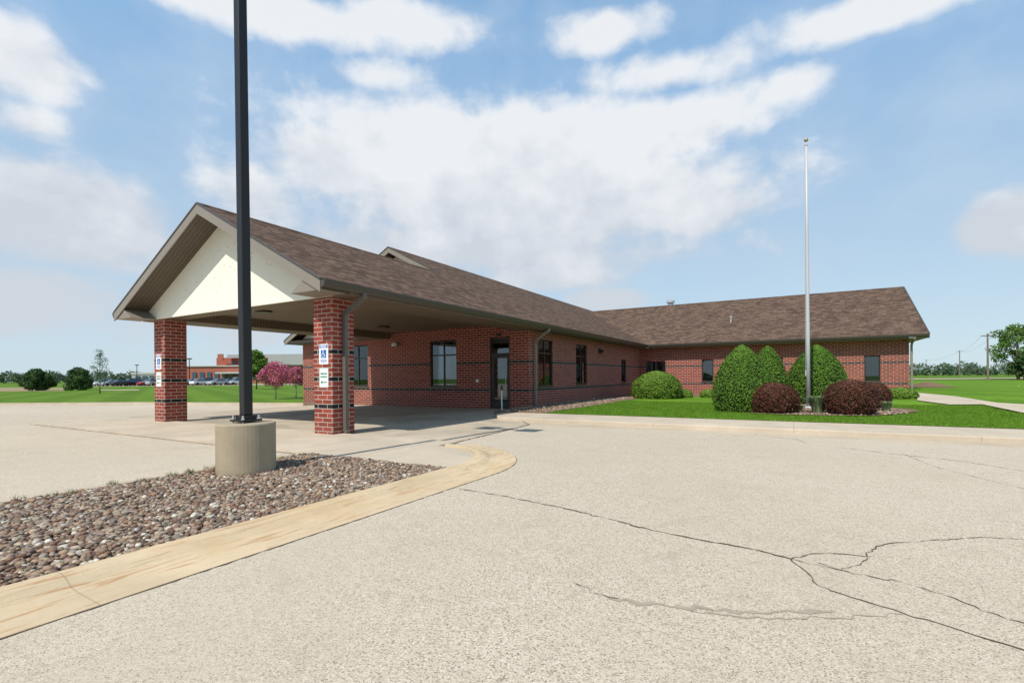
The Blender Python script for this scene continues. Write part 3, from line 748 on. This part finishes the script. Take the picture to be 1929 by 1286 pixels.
def reserved_sign(loc, label):
    t = thing('parking_sign', loc, label, 'sign', 'green lettered parking signs on the columns')
    m = MB(); plate(m, .305, .435, -.003, 0); m.build('sign_plate', M['signw'], t, local=True)
    m = MB()
    for a, b in (((-.14, .205), (.14, .205)), ((-.14, -.205), (.14, -.205)), ((-.14, -.2), (-.14, .2)), ((.14, -.2), (.14, .2))): seg(m, a, b, .006, -.0045, -.0035)
    m.build('border', M['signg'], t, local=True)
    text_mesh('RESERVED', .048, M['signg'], t, 0, .09); text_mesh('PARKING', .052, M['signg'], t, 0, .02)
    m = MB(); seg(m, (-.06, -.10), (.10, -.10), .022, -.0055, -.0045); m.prism([(-.11, -.10), (-.055, -.062), (-.055, -.138)], 1, -.0055, -.0045); m.build('arrow', M['signg'], t, local=True)
    return t
access_sign((-9.10, 7.308, 1.83), 'blue and white wheelchair parking sign on the nearer brick column by the downspout')
reserved_sign((-9.10, 7.308, 1.30), 'white reserved parking sign with green arrow, lower sign on the nearer brick column')
access_sign((-16.48, 7.308, 1.83), 'blue and white wheelchair parking sign on the farther left brick column')
reserved_sign((-16.48, 7.308, 1.30), 'white reserved parking sign with green arrow, lower sign on the left brick column')
# ---------------------------------------------------------------- light pole
lp = thing('light_pole', (PB[0], PB[1], 0), 'tall dark square light pole on a round concrete pier in the rock island', 'light pole')
m = MB(); m.lathe([(.355, -.02), (.36, .1), (.36, .685), (.35, .70), (.0, .702)], (*PB, 0), 48); o = m.build('concrete_base', M['basec'], lp)
m = MB(); m.box(PB[0]-.14, PB[0]+.14, PB[1]-.14, PB[1]+.14, .72, .745); m.box(PB[0]-.09, PB[0]+.09, PB[1]-.09, PB[1]+.09, .745, .80); m.build('base_plate', M['polem'], lp)
for sx in (-1, 1):
    for sy in (-1, 1):
        m = MB(); m.lathe([(.012, 0), (.012, .045), (.022, .0455), (.022, .065), (.012, .0655), (.012, .10), (0, .101)], (PB[0]+sx*.11, PB[1]+sy*.11, .70), 8)
        m.build('anchor_bolt', M['galv'], lp)
m = MB(); m.box(PB[0]-.061, PB[0]+.061, PB[1]-.061, PB[1]+.061, .80, 8.3); m.v = [(x-.010*(z-.8), y_, z) for x, y_, z in m.v]; m.build('pole', M['polem'], lp, bevel=.012)
for s in (-1, 1):
    px_ = PB[0]-.075
    m = MB(); m.box(min(px_+s*.061, px_+s*.3), max(px_+s*.061, px_+s*.3), PB[1]-.04, PB[1]+.04, 8.1, 8.2); m.build('arm', M['polem'], lp)
    m = MB(); m.box(min(px_+s*.3, px_+s*.85), max(px_+s*.3, px_+s*.85), PB[1]-.2, PB[1]+.2, 8.02, 8.26); m.build('lamp_head', M['polem'], lp, bevel=.02)
# flagpole
fx, fy = .44, 19.2; fz = gz(fx, fy)
fp = thing('flagpole', (fx, fy, fz), 'bare silver flagpole with a ball top rising from the shrub bed', 'flagpole')
m = MB(); m.lathe([(.062, 0), (.06, 2.5), (.045, 6), (.033, 8.95), (0, 8.96)], (fx, fy, fz), 16); m.build('pole', M['alu'], fp, smooth=True)
m = MB(); m.lathe([(.15, 0), (.13, .04), (.07, .09), (.0, .1)], (fx, fy, fz), 20); m.build('base_collar', M['alu'], fp)
m = MB(); m.lathe([(0, 0)]+[(.065*math.sin(a), .065-.065*math.cos(a)) for a in [k*math.pi/8 for k in range(1, 8)]]+[(0, .13)], (fx, fy, fz+9.0), 14); m.build('ball_finial', M['gold'], fp, smooth=True)
m = MB(); m.lathe([(.035, 0), (.05, .02), (.05, .07), (.02, .09), (.012, .16), (0, .16)], (fx, fy, fz+8.86), 12); m.build('pulley_cap', M['alu'], fp)
m = MB(); m.tube([(fx-.075, fy-.03, fz+1.25), (fx-.05, fy-.02, fz+8.85)], .005, 5); m.build('halyard', M['galv'], fp)
m = MB(); m.box(fx-.085, fx-.05, fy-.08, fy-.03, fz+1.12, fz+1.3); m.build('cleat', M['galv'], fp)
dp = (-9.42, 15.5, .014)
t = thing('post', dp, 'thin white post with dark cap standing before the glass entrance door', 'post')
m = MB(); m.lathe([(.13, 0), (.13, .015), (.03, .03), (0, .031)], dp, 20); m.build('base_plate', M['black'], t)
m = MB(); m.lathe([(.022, .03), (.022, .78), (0, .781)], dp, 12); m.build('shaft', M['signw'], t)
m = MB(); m.lathe([(.04, .78), (.04, .93), (.02, .96), (0, .961)], dp, 12); m.build('cap', M['black'], t)
# ---------------------------------------------------------------- shrubs
def shrub(name, label, cat, x, y, r, h, prof, n, leaf, mat, group=None, wob=.03):
    z0 = gz(x, y)
    th_ = rng.uniform(0, 2*math.pi, n); s = rng.random(n)**.85
    def pr(s_):
        return np.interp(s_, [p[0] for p in prof], [p[1] for p in prof])
    ph = rng.uniform(0, 6.28, 4)
    def surf(th_, s_, k):
        w = 1+wob*np.sin(2*th_+ph[0])+wob*.6*np.sin(5*th_+ph[1]+s_*7)+wob*.6*np.sin(9*th_+ph[2]-s_*12)+wob*.5*np.sin(17*th_+ph[3]+s_*23)
        rr = r*pr(s_)*w*k
        return np.stack([rr*np.cos(th_), rr*np.sin(th_), s_*h], 1)
    c = surf(th_, s, rng.uniform(.91, 1.04, n))
    c += rng.normal(0, .008, c.shape)
    nrm = np.stack([np.cos(th_), np.sin(th_), .25+s*.9], 1)
    v, f = leaf_quads(c, leaf, nrm, .8)
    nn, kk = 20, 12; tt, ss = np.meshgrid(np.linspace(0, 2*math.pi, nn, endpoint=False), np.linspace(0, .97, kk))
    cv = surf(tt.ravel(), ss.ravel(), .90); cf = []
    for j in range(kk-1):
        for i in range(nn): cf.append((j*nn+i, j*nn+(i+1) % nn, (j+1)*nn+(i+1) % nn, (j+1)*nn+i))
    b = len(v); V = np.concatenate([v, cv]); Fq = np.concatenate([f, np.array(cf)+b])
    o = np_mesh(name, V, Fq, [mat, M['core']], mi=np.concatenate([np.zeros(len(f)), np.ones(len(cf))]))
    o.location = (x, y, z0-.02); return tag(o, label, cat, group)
cone = [(0, .84), (.12, .97), (.27, 1), (.42, .94), (.57, .82), (.72, .65), (.84, .46), (.93, .28), (.98, .13), (1, .02)]
dome = [(0, .86), (.15, .98), (.35, 1), (.55, .93), (.72, .8), (.86, .58), (.95, .35), (1, .03)]
ball = [(0, .70), (.15, .90), (.35, 1), (.55, .99), (.72, .88), (.86, .68), (.95, .42), (1, .04)]
def at(px, d): p = D(px, d); return p[0], p[1]
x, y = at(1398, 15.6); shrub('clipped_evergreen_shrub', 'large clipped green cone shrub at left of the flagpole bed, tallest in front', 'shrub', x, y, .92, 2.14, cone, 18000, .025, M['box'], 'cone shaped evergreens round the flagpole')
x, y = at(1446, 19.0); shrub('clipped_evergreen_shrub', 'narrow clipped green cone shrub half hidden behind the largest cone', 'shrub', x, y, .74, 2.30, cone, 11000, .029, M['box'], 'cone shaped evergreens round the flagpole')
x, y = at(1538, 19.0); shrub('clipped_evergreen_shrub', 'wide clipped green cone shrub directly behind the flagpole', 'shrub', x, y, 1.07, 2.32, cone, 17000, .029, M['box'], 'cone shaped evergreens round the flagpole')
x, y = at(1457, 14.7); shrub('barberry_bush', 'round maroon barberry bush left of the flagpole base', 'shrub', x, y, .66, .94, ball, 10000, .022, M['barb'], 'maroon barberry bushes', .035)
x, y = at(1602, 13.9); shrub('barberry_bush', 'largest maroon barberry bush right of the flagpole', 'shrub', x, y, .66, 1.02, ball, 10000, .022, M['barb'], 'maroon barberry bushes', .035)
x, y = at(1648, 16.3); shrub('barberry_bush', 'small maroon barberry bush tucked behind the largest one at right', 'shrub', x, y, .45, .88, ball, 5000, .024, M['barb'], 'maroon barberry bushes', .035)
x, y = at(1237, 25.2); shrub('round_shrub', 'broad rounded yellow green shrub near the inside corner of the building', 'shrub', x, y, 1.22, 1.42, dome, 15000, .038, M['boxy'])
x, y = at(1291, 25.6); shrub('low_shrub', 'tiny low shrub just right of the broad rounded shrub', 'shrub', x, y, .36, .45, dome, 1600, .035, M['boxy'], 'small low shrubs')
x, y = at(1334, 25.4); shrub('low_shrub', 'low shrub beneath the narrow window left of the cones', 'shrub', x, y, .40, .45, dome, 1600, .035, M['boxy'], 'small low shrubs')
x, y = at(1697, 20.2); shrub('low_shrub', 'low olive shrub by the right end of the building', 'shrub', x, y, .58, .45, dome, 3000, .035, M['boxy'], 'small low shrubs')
def tuft(label, x, y, r, h, n):
    z0 = gz(x, y); a = rng.uniform(0, 6.28, n); k = rng.uniform(0, .35, n)*r; e = rng.uniform(.4, 1, n)*r; hh = h*rng.uniform(.6, 1, n)
    b = np.stack([k*np.cos(a), k*np.sin(a), np.zeros(n)], 1); m_ = np.stack([(k+e*.35)*np.cos(a), (k+e*.35)*np.sin(a), hh*.75], 1); t_ = np.stack([(k+e)*np.cos(a), (k+e)*np.sin(a), hh*.8], 1)
    w = np.stack([-np.sin(a), np.cos(a), np.zeros(n)], 1)*.009
    V = np.stack([b-w, b+w, m_+w, m_-w, m_-w, m_+w, t_+w*.2, t_-w*.2], 1).reshape(-1, 3)
    o = np_mesh('ornamental_grass', V, np.arange(8*n).reshape(-1, 4), M['tuft']); o.location = (x, y, z0); tag(o, label, 'grass tuft', 'ornamental grass tufts')
x, y = at(1540, 14.4); tuft('pale ornamental grass tuft at the flagpole base', x, y, .38, .66, 900)
x, y = at(1668, 14.9); tuft('pale ornamental grass tuft right of the largest barberry bush', x, y, .25, .4, 350)
x, y = at(1505, 15.0); tuft('small pale grass tuft beside the left barberry bush', x, y, .2, .3, 200)
pebbles('bed_stones', -2.4, 3.4, 15.8, 21.5, .15, .10, .02, .04, M['pebble'], keep=lambda x, y, z: ((x-BX)/(BRX-.08))**2+((y-BY)/(BRY-.08))**2 < 1, sub=1)
tag(bpy.data.objects['bed_stones'], 'small brown stones covering the flagpole shrub bed', 'bed stones')
pebbles('wall_bed_stones', -8.8, -6.85, 14.1, 26, .145, .11, .02, .045, M['pebble'], sub=1)
tag(bpy.data.objects['wall_bed_stones'], 'small brown stones in the bed along the side wall', 'bed stones')
# ---------------------------------------------------------------- trees
def tree(name, label, cat, loc, h, cr_, cb, trunk_r, nleaf, leaf, ml, mt, group=None, clumps=16, spread=.42, seed=1):
    rs = np.random.default_rng(seed); t = thing(name, loc, label, cat, group)
    m = MB(); top = h*.8
    m.tube([(0, 0, 0), (trunk_r*.5, 0, h*.25), (-trunk_r*.4, trunk_r*.4, h*.5), (0, 0, top)], [trunk_r, trunk_r*.8, trunk_r*.55, trunk_r*.15], 7)
    cen = []
    for k in range(clumps):
        a = k*2.4+rs.uniform(-.4, .4); u = (k+.5)/clumps; z = cb+(h-cb)*(u*.88+.05)
        rr = cr_*math.sqrt(max(.05, 1-(2*u-.85)**2*.8))*rs.uniform(.35, .9)
        c = np.array([rr*math.cos(a), rr*math.sin(a), z]); cen.append(c)
        s = np.array([0, 0, max(cb*.7, z-rr*.9-.1)]); mid = (s+c)/2+np.array([0, 0, -.03*h])
        m.tube([tuple(s), tuple(mid), tuple(c)], [trunk_r*.35, trunk_r*.22, trunk_r*.06], 5)
    m.build('trunk', mt, t, local=True, smooth=True)
    cen = np.array(cen); idx = rs.integers(0, clumps, nleaf)
    sz = cr_*spread*rs.uniform(.6, 1.25, clumps)
    d_ = rs.normal(size=(nleaf, 3)); d_ /= np.linalg.norm(d_, axis=1)[:, None]
    c = cen[idx]+d_*(sz[idx]*rs.uniform(.2, 1, nleaf)**.5)[:, None]*np.array([1, 1, .75])
    v, f = leaf_quads(c, leaf, d_, 1.0); np_mesh('crown', v, f, ml, parent=t)
    return t
L3 = lambda px, d: (D(px, d)[0], D(px, d)[1], 0)
tree('crabapple_tree', 'pink flowering crabapple tree on the lawn, the fuller one', 'tree', L3(519, 31), 2.35, 1.0, .85, .05, 4200, .05, M['pink'], M['barkw'], 'flowering crabapples', 20, .36, 3)
tree('crabapple_tree', 'smaller pink flowering crabapple tree next to the building corner', 'tree', L3(557, 33), 2.1, .75, .9, .05, 2600, .05, M['pink'], M['barkw'], 'flowering crabapples', 15, .36, 4)
tree('leafy_tree', 'bright green leafy tree behind the pink crabapples', 'tree', L3(483, 62), 4.9, 1.35, 1.2, .09, 4500, .14, M['treeg'], M['bark'], None, 14, .5, 5)
tree('round_bush', 'dark round bush at far left of the lawn', 'bush', L3(71, 66), 2.75, 1.7, .1, .1, 6000, .13, M['treed'], M['bark'], 'dark lawn bushes', 24, .42, 6)
tree('round_bush', 'dark round bush left of the thin young tree', 'bush', L3(150, 66), 2.9, 1.5, .1, .1, 6000, .13, M['treed'], M['bark'], 'dark lawn bushes', 24, .42, 7)
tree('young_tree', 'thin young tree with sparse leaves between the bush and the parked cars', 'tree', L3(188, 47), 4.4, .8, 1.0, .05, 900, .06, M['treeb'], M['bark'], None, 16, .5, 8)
tree('large_tree', 'tall open crowned tree at the right edge beside the road', 'tree', L3(1918, 92), 10.5, 4.7, 3.4, .28, 4600, .20, M['treeg'], M['bark'], None, 28, .24, 9)
tree('large_tree', 'lower bushy tree beneath the tall tree at the right edge', 'tree', L3(1930, 84), 4.6, 2.0, .5, .2, 4000, .18, M['treed'], M['bark'], None, 18, .4, 10)
def treeline(name, label, pa, pb, d, hmin, hmax, n, leaf, mat):
    k = int((pb-pa)/9); C_ = []
    for i in range(k):
        px = pa+(pb-pa)*(i+rng.uniform(0, 1))/k; dd = d*rng.uniform(.93, 1.07); hh = rng.uniform(hmin, hmax); p = np.array(D(px, dd))
        m_ = n//k; q = rng.normal(size=(m_, 3)); q /= np.linalg.norm(q, axis=1)[:, None]; q *= rng.uniform(.5, 1, (m_, 1))
        C_.append(p+np.array([0, 0, hh*.5])+q*np.array([hh*.55, hh*.55, hh*.5]))
    c = np.concatenate(C_); v, f = leaf_quads(c, leaf)
    return tag(np_mesh(name, v, f, mat), label, 'trees', kind='stuff')
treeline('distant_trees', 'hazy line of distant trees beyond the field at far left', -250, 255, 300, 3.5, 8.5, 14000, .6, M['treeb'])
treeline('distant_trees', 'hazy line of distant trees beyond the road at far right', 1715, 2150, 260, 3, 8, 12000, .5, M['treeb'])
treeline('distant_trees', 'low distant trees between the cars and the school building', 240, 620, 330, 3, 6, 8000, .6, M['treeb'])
# ---------------------------------------------------------------- distant building, cars, poles
SB = thing('school_building', L3(460, 165), 'distant low brick and grey building beyond the parked cars', 'building')
def oriented(px0, px1, d, z0, z1, depth):
    a = Vector(D(px0, d)); b = Vector(D(px1, d)); n_ = Vector((-SI, CO, 0))*depth
    m = MB(); vs = [a, b, b+n_, a+n_]; m.add([(p.x, p.y, z0) for p in vs]+[(p.x, p.y, z1) for p in vs], [(0, 1, 2, 3), (7, 6, 5, 4), (0, 1, 5, 4), (1, 2, 6, 5), (2, 3, 7, 6), (3, 0, 4, 7)]); return m
fb = plain('far_brick', (.36, .12, .08), .9, .15, .4); fg = plain('far_grey_panel', (.36, .36, .355), .7, .08, .3); fl = plain('far_light_panel', (.48, .47, .45), .7); fgl = plain('far_glass', (.06, .09, .12), .2)
oriented(352, 620, 160, 0, 5.9, 18).build('wall', fb, SB)
oriented(408, 640, 172, 5.9, 9.0, 20).build('upper_storey', fb, SB)
oriented(428, 640, 170, 8.8, 10.0, 1.5).build('parapet', fg, SB)
oriented(505, 640, 158, 5.9, 9.0, 1.5).build('upper_storey', fg, SB)
oriented(350, 622, 159.6, 5.6, 5.95, .4).build('roof_edge', fl, SB)
oriented(405, 450, 156, 3.2, 3.7, 4).build('entrance_canopy', fl, SB)
oriented(410, 420, 169.3, 8.0, 10.2, .5).build('wall', fb, SB)
for a in range(362, 480, 14): oriented(a, a+8, 159.7, 1.4, 3.8, .1).build('window', fgl, SB)
for a in range(436, 480, 12): oriented(a, a+8, 171.7, 6.6, 7.8, .1).build('window', fgl, SB)
S2 = thing('pale_building', L3(290, 190), 'distant pale flat building left of the brick school', 'building')
oriented(248, 352, 185, 0, 3.9, 14).build('wall', fg, S2); oriented(246, 353, 184.8, 3.6, 4.3, .3).build('roof_edge', fl, S2)
for a in range(255, 345, 13): oriented(a, a+9, 184.6, 1.0, 3.0, .1).build('window', fgl, S2)
carcols = {'white': (.7, .7, .7), 'silver': (.38, .39, .4), 'black': (.02, .02, .022), 'red': (.3, .03, .025), 'blue': (.04, .08, .2), 'grey': (.14, .14, .15), 'tan': (.35, .3, .22)}
cm = {k: plain('car_paint_'+k, v, .25, .04, spec=.6) for k, v in carcols.items()}
protos = {}
def make_car(col, loc, rz, label, suv):
    t = thing('parked_car', loc, label, 'car', 'cars parked before the distant school', rz)
    key = (col, suv)
    if key in protos:
        for ch in protos[key].children:
            c = ch.copy(); COL.objects.link(c); c.parent = t
        return t
    protos[key] = t; hh = 1.72 if suv else 1.45
    low = [(-2.25, .35), (-2.28, .7), (-2.2, .92), (-1.5 if not suv else -2.1, .98), (1.1, .96), (2.0, .82), (2.25, .65), (2.28, .35)]
    m = MB(); m.prism(low, 1, -.88, .88); m.build('body', cm[col], t, local=True, bevel=.03)
    r0 = -2.0 if suv else -1.55
    vs = [(r0, -.82, .97), (1.15, -.82, .95), (1.15, .82, .95), (r0, .82, .97), (r0+.35, -.62, hh), (.3, -.62, hh), (.3, .62, hh), (r0+.35, .62, hh)]
    m = MB(); m.add(vs, [(0, 1, 5, 4), (1, 2, 6, 5), (2, 3, 7, 6), (3, 0, 4, 7)]); m.add(vs[:4], [(0, 1, 2, 3)]); m.build('windows', fgl, t, local=True)
    m = MB(); m.box(r0+.33, .32, -.64, .64, hh-.03, hh+.03); m.build('roof', cm[col], t, local=True)
    for x in (-1.4, 1.4):
        for s in (-1, 1):
            m = MB(); m.tube([(x, s*.68, .33), (x, s*.9, .33)], .33, 14); m.build('wheel', M['tyre'], t, local=True)
    return t
seq = ['white', 'silver', 'black', 'blue', 'grey', 'red', 'silver', 'white', 'black', 'tan', 'grey', 'white', 'blue', 'silver', 'black', 'white']
ordw = ['first', 'second', 'third', 'fourth', 'fifth', 'sixth', 'seventh', 'eighth', 'ninth', 'tenth', 'eleventh', 'twelfth', 'thirteenth', 'fourteenth', 'fifteenth', 'sixteenth']
for i, c in enumerate(seq):
    px = 196+i*16.6+random.uniform(-2, 2); p = D(px, 112+random.uniform(-2, 6), .02)
    make_car(c, p, YAW+R(random.choice([68, 248])+random.uniform(-4, 4)), f'{c} car parked before the distant school, {ordw[i]} from the left in the row', i % 3 == 0)
def far_pole(px, d, h, label):
    p = D(px, d); t = thing('parking_lot_lamp', p, label, 'lamp post', 'distant parking lot lamps')
    m = MB(); m.tube([(0, 0, 0), (0, 0, h)], [.12, .08], 6); m.build('pole', M['polem'], t, local=True)
    m = MB(); m.box(-.7, .7, -.25, .25, h-.15, h+.1); m.build('lamp_head', M['polem'], t, local=True)
far_pole(357, 115, 6.3, 'distant lamp post in front of the brick school')
far_pole(258, 150, 6.0, 'distant lamp post in front of the pale flat building')
def util(px, d, h, label):
    p = D(px, d); t = thing('utility_pole', p, label, 'utility pole', 'wooden poles along the road')
    m = MB(); m.tube([(0, 0, 0), (0, 0, h)], [.17, .12], 8); m.build('pole', M['wood'], t, local=True)
    m = MB(); m.box(-1.1, 1.1, -.06, .06, h-.5, h-.36); o = m.build('crossarm', M['wood'], t, local=True); o.rotation_euler.z = YAW
    return Vector((p[0], p[1], h-.36))
t1 = util(1861, 84, 8.1, 'nearer tall grey utility pole beside the road'); t2 = util(1808, 170, 9.3, 'farther utility pole above the distant trees'); t3 = util(2100, 60, 9.0, 'utility pole outside the right edge of the road'); t4 = util(1745, 290, 9.6, 'farthest small utility pole by the end of the roof')
def wire(a, b, off, sag, r, label):
    m = MB(); P = []
    ox = Vector((CO, SI, 0))*off
    for k in range(13):
        t = k/12; p = a.lerp(b, t)+ox; p.z -= sag*4*t*(1-t); P.append(p)
    m.tube(P, r, 4); tag(m.build('overhead_wire', M['black']), label, 'wire', 'overhead wires')
wire(t1, t2, -1, 1.0, .018, 'left overhead wire between the nearer and farther poles'); wire(t1, t2, 1, 1.0, .018, 'right overhead wire between the nearer and farther poles')
wire(t3, t1, -1, .6, .015, 'left overhead wire running off to the right edge'); wire(t3, t1, 1, .6, .015, 'right overhead wire running off to the right edge')
wire(t2, t4, 0, 1.2, .025, 'far overhead wire beyond the second pole')
# ---------------------------------------------------------------- camera, light, sky
cam = bpy.data.cameras.new('camera'); co = bpy.data.objects.new('camera', cam); COL.objects.link(co)
co.location = (0, 0, H); co.rotation_euler = (math.pi/2, ROLL, YAW)
cam.sensor_width = 36; cam.lens = 36*F/1929; cam.shift_y = 67/1929; cam.clip_end = 6000; cam.clip_start = .05
scene.camera = co
SEL = R(52); sh = Vector((.07, 1, 0)).normalized()
ld = Vector((sh.x*math.cos(SEL), sh.y*math.cos(SEL), -math.sin(SEL)))
sun = bpy.data.lights.new('sun', 'SUN'); so = bpy.data.objects.new('sun', sun); COL.objects.link(so)
sun.energy = 4.3; sun.angle = R(.5); sun.color = (1, .95, .86); so.rotation_euler = ld.to_track_quat('-Z', 'Y').to_euler(); so.location = (0, -20, 40)
W = bpy.data.worlds.new('World'); scene.world = W; W.use_nodes = True
nt = W.node_tree; k = N(nt); bg = nt.nodes['Background']; bg.inputs[1].default_value = .1
sky = k.n('ShaderNodeTexSky', sky_type='NISHITA'); sky.sun_disc = False; sky.sun_elevation = SEL
sky.sun_rotation = math.atan2(-sh.x, -sh.y); sky.air_density = 1.0; sky.dust_density = .6; sky.ozone_density = 1.6
tc = k.n('ShaderNodeTexCoord').outputs['Generated']
nrm = k.n('ShaderNodeVectorMath', operation='NORMALIZE'); k.l(tc, nrm.inputs[0])
sp = k.n('ShaderNodeSeparateXYZ'); k.l(nrm.outputs[0], sp.inputs[0])
az = k.math('ARCTAN2', sp.outputs[0], sp.outputs[1]); el = k.math('ARCSINE', sp.outputs[2])
cb = k.n('ShaderNodeCombineXYZ'); k.l(az, cb.inputs[0]); k.l(el, cb.inputs[1])
def ae(px, py):
    r = Vector(ray(px, py)).normalized(); return math.atan2(r.x, r.y), math.asin(r.z)
blobs = [(930, 285, 440, 110, 1.1), (1210, 250, 240, 70, 1.0), (1010, 380, 450, 110, 1.05), (640, 300, 170, 90, .95), (1310, 395, 150, 60, .85), (860, 470, 560, 70, .7), (480, 370, 120, 90, .6),
         (110, 400, 290, 110, 1.0), (40, 560, 240, 70, .9), (50, 110, 140, 90, .95), (60, 230, 90, 50, .5), (500, 15, 330, 60, 1.0), (760, 45, 150, 60, .75), (1140, 60, 120, 50, .85), (1650, 20, 290, 52, .95),
         (1270, 130, 220, 48, .6), (1480, 165, 110, 48, .6), (720, 145, 90, 42, .5), (1890, 425, 110, 65, 1.1), (1130, 567, 90, 26, .9), (1030, 520, 190, 35, .5), (370, 610, 260, 45, .45), (-350, 250, 250, 200, .9), (2250, 250, 260, 130, .9)]
tot = None
for (px, py, rx, ry, amp) in blobs:
    a0, e0 = ae(px, py); a1, _ = ae(px+rx*.5, py); a2, _ = ae(px-rx*.5, py); ra = abs(a1-a2); _, e1 = ae(px, py-ry*.5); _, e2 = ae(px, py+ry*.5); re = abs(e1-e2)
    s1 = k.n('ShaderNodeVectorMath', operation='SUBTRACT'); k.l(cb.outputs[0], s1.inputs[0]); s1.inputs[1].default_value = (a0, e0, 0)
    s2 = k.n('ShaderNodeVectorMath', operation='MULTIPLY'); k.l(s1.outputs[0], s2.inputs[0]); s2.inputs[1].default_value = (1/ra, 1/re, 0)
    s3 = k.n('ShaderNodeVectorMath', operation='LENGTH'); k.l(s2.outputs[0], s3.inputs[0])
    v = k.math('MULTIPLY', k.math('SUBTRACT', 1.15, s3.outputs['Value']), amp)
    tot = v if tot is None else k.math('SMOOTH_MAX', tot, v, .12)
mp = k.n('ShaderNodeMapping'); k.l(cb.outputs[0], mp.inputs[0]); mp.inputs['Scale'].default_value = (1, 1.35, 1)
n1 = k.noise(mp.outputs[0], 6.0, 7, .52, .1); n2 = k.noise(mp.outputs[0], 16, 6, .55, .1)
nn = k.math('ADD', k.math('MULTIPLY', k.math('SUBTRACT', n1, .5), 1.6), k.math('MULTIPLY', k.math('SUBTRACT', n2, .5), .65))
dens = k.rng(k.math('ADD', k.math('MAXIMUM', tot, -.7), nn), -.1, .55, smooth=True)
thin = k.rng(k.math('ADD', n1, k.math('MULTIPLY', tot, .25)), .35, .8, 0, .28)
dens = k.math('MAXIMUM', k.math('MULTIPLY', dens, .93), thin)
shade = k.rng(k.math('ADD', k.math('ADD', n1, k.math('MULTIPLY', n2, .35)), k.math('MULTIPLY', k.math('SUBTRACT', el, .33), 1.6)), .50, .86)
ccol = k.mix(shade, (6.3, 6.75, 7.4), (8.8, 9.0, 9.25))
base = k.mix(1.0, sky.outputs[0], (2.1, 2.55, 2.3), 'MULTIPLY')
base = k.mix(k.rng(sp.outputs[2], .45, .8, .92, .3), base, k.mix(k.rng(sp.outputs[2], 0, .55), (5.7, 6.9, 7.9), (2.75, 4.75, 7.5)))
below = k.math('GREATER_THAN', sp.outputs[2], -.02)
fin = k.mix(k.math('MULTIPLY', dens, below), base, ccol)
fin = k.mix(1.0, fin, k.ramp(k.rng(sp.outputs[2], .62, .9), [(0, (1, 1, 1)), (1, (.55, .55, .55))]), 'MULTIPLY')
k.l(fin, bg.inputs[0])
scene.view_settings.view_transform = 'Standard'; scene.view_settings.look = 'None'; scene.view_settings.exposure = 0
